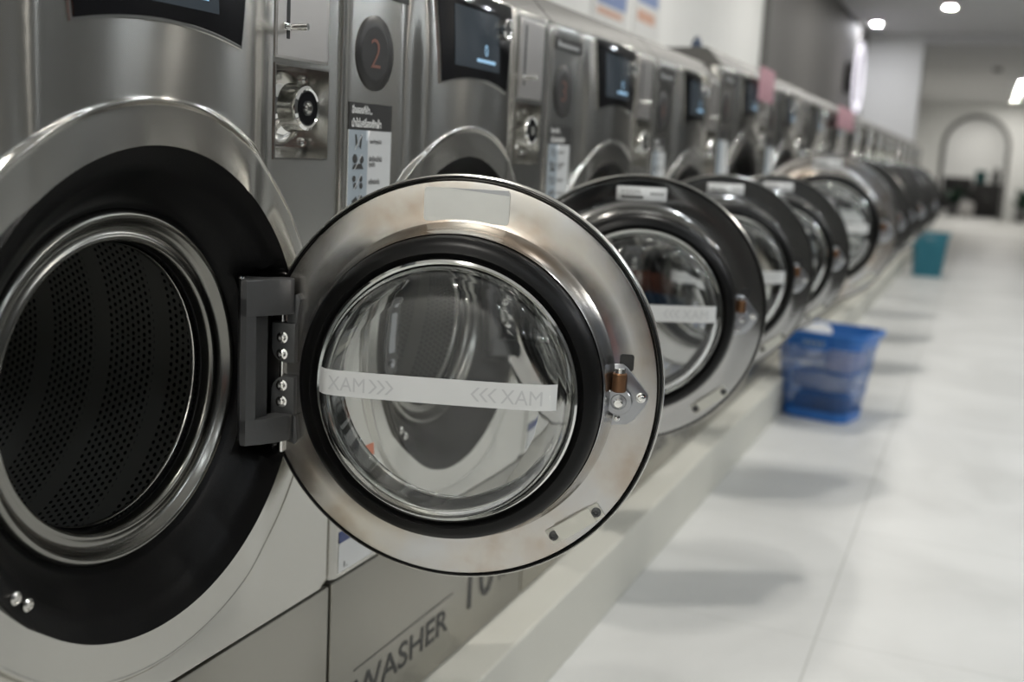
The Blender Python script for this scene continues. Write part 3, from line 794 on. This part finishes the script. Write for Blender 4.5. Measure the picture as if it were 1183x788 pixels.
        prism(bm, rrect(S.yc-0.222*s, S.zc-0.030*s, S.yc-0.206*s, S.zc+0.030*s, 0.003), lambda u, v, h: Vector((h, u, v)), 0.004, 0.0055, mi=1)
        for v in (-0.045, 0.045): lathe(bm, [(0.006, 0.0045), (0.006, 0.008), (0.003, 0.0095), (0, 0.0095)], ax_x(S.yc-0.214*s, S.zc+v*s), 18)
        P('strike_plate', bm, ['zinc', 'black'])
    # hinge bracket: back web and two curved arms
    hy = S.yc+HE*s*1.071
    hp = [(-0.030, -0.040), (-0.004, -0.070), (0.003, -0.069), (0.0125, -0.052), (0.0215, -0.034), (0.0275, -0.022), (0.0285, -0.014), (0.0250, -0.008), (0.0180, -0.006), (0.0110, -0.008), (0.0070, -0.014), (0.0020, -0.026), (-0.010, -0.032), (-0.030, -0.030)]
    wp = [(-0.030, -0.040), (-0.004, -0.070), (0.003, -0.069), (0.0085, -0.058), (0.0050, -0.052), (0.0070, -0.034), (0.0020, -0.031), (-0.030, -0.026)]
    bm = bmesh.new()
    fz = lambda u, v, h: Vector((u*s, hy+v*s, S.zc+h*s))
    prism(bm, hp, fz, 0.060, 0.1010, bev=0.002); prism(bm, hp[::-1], fz, -0.060, -0.0900, bev=0.002)
    prism(bm, wp, fz, -0.075, 0.080)
    hb = P('hinge_bracket', bm, 'hinge', angle=40)
    if detail:
        bm = bmesh.new(); lathe(bm, [(0.004, 0.101*s), (0.004, 0.1035*s), (0.002, 0.1045*s), (0, 0.1045*s)], ax_z(-0.012, hy-0.058, S.zc), 16)
        finish('bracket_screw', bm, 'chrome', hb)
    if door: build_door(S, root, ang, detail, tape=tape, label=door_label, detail=detail)
    return root

LOW = make_spec(0.70, 1.244, 0.753, 1.0, 0.4274)
TALL = make_spec(0.80, 1.292, 0.806, 1.12, 0.430)

def kids(o): return [c for c in bpy.data.objects if c.parent == o]
def dup(o, parent=None):
    c = o.copy(); COL.objects.link(c)
    if parent is not None: c.parent = parent
    for ch in kids(o): dup(ch, c)
    return c

m1 = build_machine(LOW, 1, math.radians(103.5), 'nearest brushed steel washer, its perforated drum and black door surround filling the left', 'washing machine', -0.70, door_label='silver')
m2 = build_machine(LOW, 2, math.radians(113.0), 'brushed steel washer with the round black badge numbered 2', 'washing machine', 0.0)
m3 = build_machine(LOW, 3, math.radians(119.0), 'third steel washer, directly right of the washer with badge 2', 'washing machine', 0.70)
m4 = build_machine(LOW, 4, math.radians(116.0), 'fourth steel washer, the last low one before the taller machines begin', 'washing machine', 1.40, tape=False)
ORD = ['first', 'second', 'third', 'fourth', 'fifth', 'sixth', 'seventh', 'eighth', 'ninth', 'tenth', 'eleventh', 'twelfth', 'thirteenth', 'fourteenth']
GRP = 'tall machines at the far end of the washer row'
tl = build_machine(TALL, 5, math.radians(104), 'first of the taller steel machines, its pale wide door ring behind the dark doors', 'washing machine', 2.10, group=GRP, detail=False)
angs = [104, 108, 112, 106, 110, 104, 115, 108, 104, 110, 106, 112, 104, 108]
for i in range(1, 14):
    c = dup(tl); c.location = (0, 2.10+0.80*i, Z0)
    c['label'] = '%s of the taller steel machines counted away from the low washers' % ORD[i] if i < 13 else 'taller steel machine at the very end of the row, beside the white pier'
    for ch in kids(c):
        if ch.name.startswith('door') and not ch.name.startswith('door_s'):
            ch.rotation_euler = (0, 0, math.radians(angs[i] if i < 7 else 1.0)-PI/2)
            ch.material_slots[0].link = 'OBJECT'; ch.material_slots[0].material = M['plate_dark']
for m in (m1, m2, m3, m4): m['group'] = 'low washers at the near end of the row'

# ------------------------------------------------------------------ the room
XW, XR, YF, YB, H = -0.82, 3.6, -4.2, 27.0, 2.68
YP = 13.55
def plane_box(name, lo, hi, mat, bev=0.0):
    bm = bmesh.new(); box(bm, lo, hi, bev)
    o = finish(name, bm, mat, smooth=False); tag(o, kind='structure'); return o
plane_box('floor', (XW-0.1, YF-0.1, -0.1), (XR+0.1, 32.2, 0.0), 'floor')
plane_box('ceiling', (XW-0.1, YF-0.1, H), (XR+0.1, 32.2, H+0.1), 'ceiling')
plane_box('wall_left', (XW-0.1, YF, 0), (XW, YP, H), 'wall')
plane_box('wall_left_panel', (XW, 6.95, 1.0), (XW+0.03, YP, H-0.002), 'wall_panel')
plane_box('trim_1', (XW, 6.87, 1.0), (XW+0.045, 6.95, H-0.002), 'trim_grey')
plane_box('wall_pier', (XW-0.1, YP, 0), (-0.12, YP+0.35, H), 'wall')
plane_box('wall_left_far', (XW-0.1, YP+0.35, 0), (XW, YB, H), 'wall')
plane_box('wall_right', (XR, YF, 0), (XR+0.1, 32.2, H), 'wall_dim')
plane_box('wall_front', (XW-0.1, YF-0.1, 0), (XR+0.1, YF, H), 'wall')
plane_box('trim_2', (-0.12, YP, H-0.10), (XR, YP+0.35, H-0.0005), 'ceiling')   # shallow beam across the ceiling
plane_box('trim_3', (XW, YF+0.6, 0), (0.0764, YP, 0.1528), 'plinth', bev=0.004)  # plinth under the machines
# back wall with an arched opening
bm = bmesh.new()
cx, hw, zs = 0.478, 0.66, 1.66
arch = [(cx+hw, 0.0)]+[(cx+hw*math.cos(PI*i/32), zs+hw*math.sin(PI*i/32)) for i in range(33)]+[(cx-hw, 0.0)]
outer = [(XR+0.1, 0.0), (XR+0.1, H), (XW-0.1, H), (XW-0.1, 0.0)]
def wallface(y):
    L = [bm.verts.new((u, y, v)) for u, v in arch]; O = [bm.verts.new((u, y, v)) for u, v in outer]
    bm.faces.new([O[0], O[1]]+L[:17][::-1][:1]+L[:17][::-1][1:]) if False else None
    mid = len(L)//2
    top = bm.verts.new((cx, y, H))
    bm.faces.new([O[0], O[1], top]+L[mid::-1])
    bm.faces.new([top, O[2], O[3]]+L[:mid-1:-1])
    return L
A_ = wallface(YB); B_ = wallface(YB+0.18)
for i in range(len(A_)-1): bm.faces.new((A_[i], A_[i+1], B_[i+1], B_[i]))
o = finish('wall_back', bm, 'wall', smooth=False); tag(o, kind='structure')
bm = bmesh.new()      # grey band around the arch
ins = arch; wdt = 0.09
outp = [(cx+(hw+wdt), 0.0)]+[(cx+(hw+wdt)*math.cos(PI*i/32), zs+(hw+wdt)*math.sin(PI*i/32)) for i in range(33)]+[(cx-(hw+wdt), 0.0)]
for y in (YB-0.03, YB-0.0005):
    a = [bm.verts.new((u, y, v)) for u, v in ins]; b = [bm.verts.new((u, y, v)) for u, v in outp]
    for i in range(len(a)-1): bm.faces.new((a[i], a[i+1], b[i+1], b[i]))
bm.verts.ensure_lookup_table()
o = finish('trim_4', bm, 'trim_grey', smooth=False); tag(o, kind='structure')
plane_box('wall_back_room', (XW-0.1, 32.0, 0), (XR+0.1, 32.1, H), 'wall')
# dark shop windows in the front wall and the right wall (behind and beside the camera)
def window(name, lo, hi, axis):
    bm = bmesh.new(); box(bm, lo, hi, mi=0)
    t = 0.05
    lo = Vector(lo); hi = Vector(hi)
    if axis == 'y':
        for a in (lo.x, (lo.x+hi.x)/2-t/2, hi.x-t): box(bm, (a, lo.y, lo.z), (a+t, hi.y+0.03, hi.z), mi=1)
        for a in (lo.z, hi.z-t): box(bm, (lo.x, lo.y, a), (hi.x, hi.y+0.03, a+t), mi=1)
    else:
        n = 3
        for i in range(n+1):
            a = lo.y+(hi.y-t-lo.y)*i/n; box(bm, (lo.x-0.03, a, lo.z), (hi.x, a+t, hi.z), mi=1)
        for a in (lo.z, hi.z-t): box(bm, (lo.x-0.03, lo.y, a), (hi.x, hi.y, a+t), mi=1)
    o = finish(name, bm, ['window_glass', 'trim_grey'], smooth=False); tag(o, kind='structure')
window('window_1', (1.55, YF+0.001, 0.1), (3.45, YF+0.02, 2.3), 'y')

# ------------------------------------------------------------------ lamps
def downlight(x, y, label, mat='lamp', group='recessed ceiling downlights'):
    r = empty('downlight', (x, y, H)); tag(r, label, 'ceiling light', group)
    bm = bmesh.new()
    lathe(bm, [(0.052, -0.0005), (0.072, -0.0005), (0.072, -0.006), (0.066, -0.009), (0.052, -0.006)], ax_z(0, 0), 32, closed=True)
    finish('rim', bm, 'white_print', r)
    bm = bmesh.new()
    lathe(bm, [(0.0515, -0.003), (0, -0.003)], ax_z(0, 0), 32)
    finish('diffuser', bm, mat, r)
    return r
for y in (-3.3, -0.9, 1.5, 3.9, 6.3, 8.7): downlight(0.27, y, 'round recessed downlight in the ceiling above the washer row')
downlight(0.23, 11.15, 'round white downlight in the ceiling, the one left of the beam at the top')
for y in (-1.5, 1.2, 3.6, 6.0, 8.4, 10.8): downlight(1.5, y, 'round recessed downlight in the ceiling right of the washer row', 'lamp_cool')
for y in (-2.6, -1.2, 0.2, 1.6, 3.15, 3.42, 5.6, 5.9, 8.2, 10.6): downlight(3.2, y, 'added round downlight along the right wall, out of view, for the streaks on the steel', 'lamp_streak')  # unseen row, added so the steel fronts show upright streaks
for y in (0.9, 4.1, 6.9): downlight(3.2, y, 'added round warm downlight along the right wall, out of view, for the streaks on the steel', 'lamp')  # warm members of the same added, unseen streak row
downlight(0.9, -3.75, 'recessed downlight in the ceiling by the front wall')  # added out of view to brighten the wall that the first door mirrors
for x, y, w in ((1.162, 20.70, 'topmost'), (1.161, 23.12, 'middle'), (1.156, 25.85, 'lowest')): downlight(x, y, '%s of the three glowing downlights on the far ceiling at the right' % w)

for x, y in ((-0.1, 29.2), (1.2, 29.2), (0.5, 30.8)): downlight(x, y, 'added round downlight, unseen, brightening the room beyond the arch')  # added, unseen: they brighten the room behind the arch

downlight(-0.60, 12.55, 'recessed downlight in the ceiling washing the white pier', 'lamp_soft')
for y in (17.0, 21.0, 25.3): downlight(2.7, y, 'added downlight out of view to the right, brightening the far end')  # added out of view to lift the dim far wall

# ring lamp standing off the grey panel
r = empty('ring_lamp', (XW+0.03, 11.7, 2.0)); tag(r, 'glowing white ring lamp standing off the taupe wall panel on a dark mount', 'wall lamp')
bm = bmesh.new()
lathe(bm, [(0.320, 0.12), (0.375, 0.12), (0.383, 0.132), (0.375, 0.155), (0.328, 0.155), (0.316, 0.142)], ax_x(0, 0), 64, closed=True)
finish('glow_ring', bm, 'ring_glow', r)
bm = bmesh.new()
lathe(bm, [(0, 0.0), (0.17, 0.0), (0.17, 0.07), (0.15, 0.085), (0, 0.085)], ax_x(0, 0), 40)
for q in range(4):
    a = PI/4+q*PI/2; rod(bm, (0.05, 0.1*math.cos(a), 0.1*math.sin(a)), (0.14, 0.335*math.cos(a), 0.335*math.sin(a)), 0.012, 10)
o = finish('mount', bm, 'dark_wood', r); o['label'] = 'dark round mount'

# smoke detector on the far ceiling
bm = bmesh.new(); lathe(bm, [(0, 0), (0.07, 0), (0.07, -0.02), (0.055, -0.045), (0.02, -0.055), (0, -0.055)], ax_z(0, 0), 32)
o = finish('smoke_detector', bm, 'pot', None, (0.74, 18.0, H)); tag(o, 'small dark round detector on the far ceiling', 'smoke detector')

# ------------------------------------------------------------------ things on the wall and the machines
def poster(y0, y1, z0, z1, label):
    r = bmesh.new()
    box(r, (0, 0, 0), (0.006, y1-y0, z1-z0), mi=0)
    w, h = y1-y0, z1-z0
    box(r, (0.005, 0.12*w, 0.45*h), (0.007, 0.9*w, 0.92*h), mi=1)
    box(r, (0.005, 0.12*w, 0.22*h), (0.007, 0.8*w, 0.36*h), mi=2)
    o = finish('poster', r, ['poster_white', 'poster_blue', 'poster_orange'], None, (XW+0.001, y0, z0), smooth=False)
    tag(o, label, 'poster')
poster(3.22, 3.72, 1.56, 1.74, 'small wall poster with a wide blue print over orange, left of the other poster')
poster(3.80, 4.22, 1.56, 1.92, 'small wall poster with a tall blue print over orange, right of the other poster')
def notice(y, z, w, h, tilt, label):
    bm = bmesh.new()
    N = 6
    V = [[bm.verts.new((0.002+0.012*math.sin(PI*i/N)*math.sin(PI*j/N)*0.5+0.0006*s_, w*(i/N-0.5), h*(j/N-0.5))) for i in range(N+1)] for s_ in (0, 1) for j in range(N+1)]
    for G in (V[:N+1], V[N+1:]):
        for a, b in zip(G[:-1], G[1:]):
            for i in range(N): bm.faces.new((a[i], a[i+1], b[i+1], b[i]))
    o = finish('paper_notice', bm, 'pink', None, (0.026, y, z), (tilt, 0, 0)); tag(o, label, 'notice')
notice(2.66, 1.275, 0.28, 0.11, 0.0, 'pink paper notice on top of the first taller machine front')
notice(5.02, 1.272, 0.75, 0.11, 0.0, 'pink paper notice on a machine front, further back beside the ring lamp')
bm = bmesh.new()
lathe(bm, [(0, 0), (0.015, 0), (0.017, 0.002), (0.017, 0.036), (0.014, 0.043), (0.007, 0.048), (0.007, 0.056), (0, 0.056)], ax_z(0, 0), 24)
o = finish('bottle', bm, 'bottle_blue', None, (-0.14, 2.32, TALL.ztop+0.0505)); tag(o, 'small dark blue bottle standing on top of the first taller machine', 'bottle')

# ------------------------------------------------------------------ laundry baskets
def basket(name, loc, bw, tw, bd, td, h, mat, label, handles=True, slots=22, rz=0.0, fill=0.27):
    r = empty(name, loc, rz); tag(r, label, 'basket')
    def ringpts(w, d, rad, n=6): return rrect(-w/2, -d/2, w/2, d/2, rad, n)
    # slotted wall: vertical staves and three hoops
    bm = bmesh.new()
    base = ringpts(bw, bd, 0.05); per = len(base)
    def at(t, f):
        w = bw+(tw-bw)*f; d = bd+(td-bd)*f; pts = ringpts(w, d, 0.05+0.01*f)
        L = [0]
        for i in range(per): L.append(L[-1]+math.dist(pts[i], pts[(i+1) % per]))
        x = (t % 1.0)*L[-1]
        for i in range(per):
            if L[i+1] >= x:
                g = (x-L[i])/max(1e-9, L[i+1]-L[i]); p, q = pts[i], pts[(i+1) % per]
                return (p[0]+(q[0]-p[0])*g, p[1]+(q[1]-p[1])*g)
        return pts[0]
    def wallstrip(t0, t1, f0, f1, nt, nf, th=0.0025):
        for sgn in (0, 1):
            G = []
            for j in range(nf+1):
                f = f0+(f1-f0)*j/nf; row = []
                for i in range(nt+1):
                    u, v = at(t0+(t1-t0)*i/nt, f); k_ = 1-(th*sgn)/(0.5*bw)
                    row.append(bm.verts.new((u*k_, v*k_, f*h)))
                G.append(row)
            for a, b in zip(G[:-1], G[1:]):
                for i in range(nt): bm.faces.new((a[i], a[i+1], b[i+1], b[i]))
    n = slots*4
    for i in range(n): wallstrip(i/n, (i+fill)/n, 0.10, 0.84, 1, 4)
    for f0, f1 in ((0.0, 0.11), (0.31, 0.325), (0.56, 0.575), (0.83, 0.98)): wallstrip(0, 1, f0, f1, 96, 2)
    # bottom
    bot = [bm.verts.new((u, v, 0.001)) for u, v in ringpts(bw, bd, 0.05)]; bm.faces.new(bot)
    finish('slatted_wall', bm, mat, r, smooth=False)
    bm = bmesh.new()
    O = ringpts(tw+0.028, td+0.028, 0.07, 6); I = ringpts(tw-0.004, td-0.004, 0.06, 6); n = len(O)
    for za, zb_ in ((0.94, 1.0),):
        a = [bm.verts.new((u, v, h*za)) for u, v in O]; b = [bm.verts.new((u, v, h*zb_)) for u, v in O]; c = [bm.verts.new((u, v, h*zb_)) for u, v in I]; d = [bm.verts.new((u, v, h*za)) for u, v in I]
        for i in range(n):
            j = (i+1) % n
            for P_, Q_ in ((a, b), (b, c), (c, d), (d, a)): bm.faces.new((P_[i], P_[j], Q_[j], Q_[i]))
    finish('rim', bm, mat, r)
    if handles:
        for sx in (-1, 1):
            bm = bmesh.new()
            box(bm, (-0.06, sx*(td/2+0.004)-0.010, h*0.80), (0.06, sx*(td/2+0.004)+0.010, h*0.96), bev=0.006)
            hd = finish('handle', bm, mat, r)
            bm = bmesh.new()
            for q in range(4): box(bm, (-0.042+q*0.023, sx*(td/2+0.004)-0.0115, h*0.855), (-0.026+q*0.023, sx*(td/2+0.004)+0.0115, h*0.905), bev=0.002)
            o = finish('grip_slots', bm, 'sticker_blue', hd); o['label'] = 'pale grip openings'
    return r
bk = basket('laundry_basket', (0.232, 3.42, 0), 0.27, 0.36, 0.24, 0.33, 0.365, 'blue_plastic', 'blue slatted laundry basket on the floor near the plinth, clothes inside', rz=math.radians(-12))
basket('laundry_basket', (0.322, 10.55, 0), 0.27, 0.34, 0.26, 0.32, 0.43, 'teal_plastic', 'teal laundry basket on the floor further down the aisle', slots=14, fill=0.7)

def cloth(name, loc, size, mat, label, seed):
    bm = bmesh.new(); rng = random.Random(seed)
    bmesh.ops.create_icosphere(bm, subdivisions=4, radius=1.0)
    ph = [rng.uniform(0, 6) for _ in range(6)]
    for v in bm.verts:
        c = v.co.copy()
        c = Vector([math.copysign(abs(q)**0.55, q) for q in c]); c0 = c.copy()
        f = 1+0.06*math.sin(5*c.x+ph[0])*math.sin(4*c.y+ph[1])+0.035*math.sin(9*c.z+ph[2]+3*c.x)+0.03*math.sin(13*c.y+ph[3])*math.sin(11*c.x+ph[4])
        v.co = Vector((c.x*size[0]*f, c.y*size[1]*f, c.z*size[2]*f))
    o = finish(name, bm, mat, None, loc, angle=180); tag(o, label, 'clothing'); return o
def cloth_at(u, v, z, size, mat, label, seed):
    o = cloth('crumpled_towel', (0.232+u*math.cos(math.radians(-12))-v*math.sin(math.radians(-12)), 3.42+u*math.sin(math.radians(-12))+v*math.cos(math.radians(-12)), z), size, mat, label, seed)
    o.rotation_euler = (0, 0, math.radians(-12))
cloth_at(-0.070, 0.0, 0.300, (0.070, 0.105, 0.072), 'cloth_white', 'crumpled white cloth heaped at the top left of the blue basket', 1)
cloth_at(0.078, 0.0, 0.255, (0.062, 0.105, 0.058), 'cloth_pale', 'pale cloth seen through the right side of the blue basket', 4)
cloth_at(0.0, 0.0, 0.152, (0.122, 0.100, 0.040), 'cloth_grey', 'rumpled grey cloth seen through the slots of the blue basket', 2)
cloth_at(0.0, 0.0, 0.056, (0.112, 0.094, 0.046), 'cloth_dark', 'dark cloth at the bottom of the blue basket', 3)

# ------------------------------------------------------------------ beyond the arch
def cabinet(loc, w, d, h, label, name='sideboard'):
    r = empty(name, loc); tag(r, label, 'cabinet')
    bm = bmesh.new(); box(bm, (-w/2, -d/2, 0.08), (w/2, d/2, h), bev=0.008); box(bm, (-w/2+0.04, -d/2+0.04, 0), (w/2-0.04, d/2-0.04, 0.09))
    finish('body', bm, 'dark_wood', r)
    for i in (-1, 1):
        bm = bmesh.new(); box(bm, (min(0.01*i, i*(w/2-0.02)), -d/2-0.016, 0.11), (max(0.01*i, i*(w/2-0.02)), -d/2+0.001, h-0.04), bev=0.004)
        dd = finish('door', bm, 'dark_wood', r)
        bm = bmesh.new(); rod(bm, (0.05*i, -d/2-0.035, h*0.5), (0.05*i, -d/2-0.035, h*0.65), 0.006); rod(bm, (0.05*i, -d/2-0.035, h*0.52), (0.05*i, -d/2-0.014, h*0.52), 0.004); rod(bm, (0.05*i, -d/2-0.035, h*0.63), (0.05*i, -d/2-0.014, h*0.63), 0.004)
        finish('handle', bm, 'satin', dd)
    bm = bmesh.new(); box(bm, (-w/2-0.015, -d/2-0.02, h), (w/2+0.015, d/2, h+0.03), bev=0.006); finish('top', bm, 'dark_wood', r)
    return r
cabinet((0.86, 28.6, 0), 0.72, 0.45, 0.80, 'black sideboard standing in the right half of the arch')
def plant(loc, pot_r, pot_h, n, ln, seed, label):
    r = empty('potted_plant', loc); tag(r, label, 'plant'); rng = random.Random(seed)
    bm = bmesh.new(); lathe(bm, [(0, 0), (pot_r*0.75, 0), (pot_r, pot_h), (pot_r*1.06, pot_h), (pot_r*1.06, pot_h+0.015), (pot_r*0.92, pot_h+0.015), (pot_r*0.88, pot_h-0.03), (0, pot_h-0.03)], ax_z(0, 0), 28); finish('pot', bm, 'pot', r)
    bm = bmesh.new()
    for i in range(n):
        a = rng.uniform(0, 2*PI); tilt = rng.uniform(0.15, 1.0); L = ln*rng.uniform(0.6, 1.0); wd = L*0.13
        prev = None
        for j in range(7):
            f = j/6; rad = L*f*math.sin(tilt*(0.6+0.6*f)); z = pot_h-0.03+L*f*math.cos(tilt*(0.6+0.7*f)); ww = wd*math.sin(PI*min(0.97, 0.08+f*0.92))+0.002
            c = Vector((rad*math.cos(a), rad*math.sin(a), z)); sd = Vector((-math.sin(a), math.cos(a), 0))*ww
            cur = (bm.verts.new(c-sd), bm.verts.new(c+Vector((0, 0, -ww*0.3))), bm.verts.new(c+sd))
            if prev: bm.faces.new((prev[0], prev[1], cur[1], cur[0])); bm.faces.new((prev[1], prev[2], cur[2], cur[1]))
            prev = cur
    finish('leaves', bm, 'leaf', r, recalc=False)
plant((0.10, 28.4, 0), 0.16, 0.28, 34, 0.55, 5, 'dark leafy plant in a grey pot in the left of the arch')
plant((1.62, 26.55, 0), 0.15, 0.26, 30, 0.60, 6, 'potted plant by the back wall, right of the arch')
# things on the sideboard and beside it
bm = bmesh.new(); box(bm, (-0.13, -0.11, 0), (0.13, 0.11, 0.30), bev=0.02); o = finish('storage_box', bm, 'teal_dark', None, (0.66, 28.58, 0.832)); tag(o, 'dark teal box on the black sideboard', 'box')
bm = bmesh.new(); lathe(bm, [(0, 0), (0.08, 0), (0.10, 0.05), (0.10, 0.22), (0.06, 0.30), (0.045, 0.36), (0.05, 0.38), (0, 0.38)], ax_z(0, 0), 28); o = finish('vase', bm, 'pot', None, (1.00, 28.58, 0.832)); tag(o, 'grey vase on the black sideboard', 'vase')
cloth('laundry_bag', (0.42, 27.75, 0.20), (0.17, 0.17, 0.19), 'bag', 'pale grey laundry bag on the floor before the black sideboard', 9)
r = empty('armchair', (0.12, 29.6, 0)); tag(r, 'dark armchair behind the leafy plant inside the arch', 'chair')
bm = bmesh.new(); box(bm, (-0.36, -0.36, 0.12), (0.36, 0.36, 0.42), bev=0.04); finish('seat', bm, 'dark_wood', r)
bm = bmesh.new(); box(bm, (-0.36, 0.20, 0.36), (0.36, 0.38, 0.95), bev=0.05); finish('backrest', bm, 'dark_wood', r)
for i in (-1, 1):
    bm = bmesh.new(); box(bm, (min(i*0.30, i*0.42), -0.36, 0.12), (max(i*0.30, i*0.42), 0.36, 0.62), bev=0.04); finish('armrest', bm, 'dark_wood', r)
    for j in (-1, 1):
        bm = bmesh.new(); rod(bm, (i*0.32, j*0.30, 0), (i*0.32, j*0.30, 0.14), 0.022); finish('leg', bm, 'dark_wood', r)

r = empty('reflection_bench', (3.02, -3.80, 0)); tag(r, 'unseen red-brown and navy bench, added for the coloured reflection in the second washer door', 'bench')  # unseen bench, added to colour the reflection in the second door
bm = bmesh.new(); box(bm, (-0.55, -0.22, 0.14), (0.55, 0.28, 0.42), bev=0.04); finish('seat', bm, 'navy_panel', r)
bm = bmesh.new(); box(bm, (-0.55, -0.30, 0.36), (0.55, -0.16, 0.95), bev=0.04); finish('backrest', bm, 'rust', r)
for i in (-1, 1):
    for j in (-1, 1):
        bm = bmesh.new(); rod(bm, (i*0.46, 0.02+j*0.18, 0), (i*0.46, 0.02+j*0.18, 0.16), 0.02); finish('leg', bm, 'satin', r)

# ------------------------------------------------------------------ world, camera
w = bpy.data.worlds.new('World'); SC.world = w; w.use_nodes = True
w.node_tree.nodes['Background'].inputs['Color'].default_value = (0.8, 0.88, 1.0, 1); w.node_tree.nodes['Background'].inputs['Strength'].default_value = 0.05

cam = bpy.data.cameras.new('camera'); co = bpy.data.objects.new('camera', cam); COL.objects.link(co); SC.camera = co
yaw, pitch, roll = -0.3931, -0.1708, 0.0530
cy, sy, cp, sp_, cr_, sr = math.cos(yaw), math.sin(yaw), math.cos(pitch), math.sin(pitch), math.cos(roll), math.sin(roll)
f = Vector((sy*cp, cy*cp, sp_)); rr = Vector((cy, -sy, 0)); u = rr.cross(f)
R2 = cr_*rr+sr*u; U2 = -sr*rr+cr_*u
Mx = Matrix(((R2.x, U2.x, -f.x, 0.7439), (R2.y, U2.y, -f.y, -1.2049), (R2.z, U2.z, -f.z, 1.0114), (0, 0, 0, 1)))
co.matrix_world = Mx
cam.sensor_width = 36; cam.lens = 1271.8/1183*36; cam.clip_start = 0.02; cam.clip_end = 200
cam.dof.use_dof = True; cam.dof.focus_distance = 1.20; cam.dof.aperture_fstop = 3.2

SC.view_settings.view_transform = 'Standard'; SC.view_settings.look = 'None'; SC.view_settings.gamma = 1; SC.view_settings.use_curve_mapping = False
SC.view_settings.exposure = -0.03
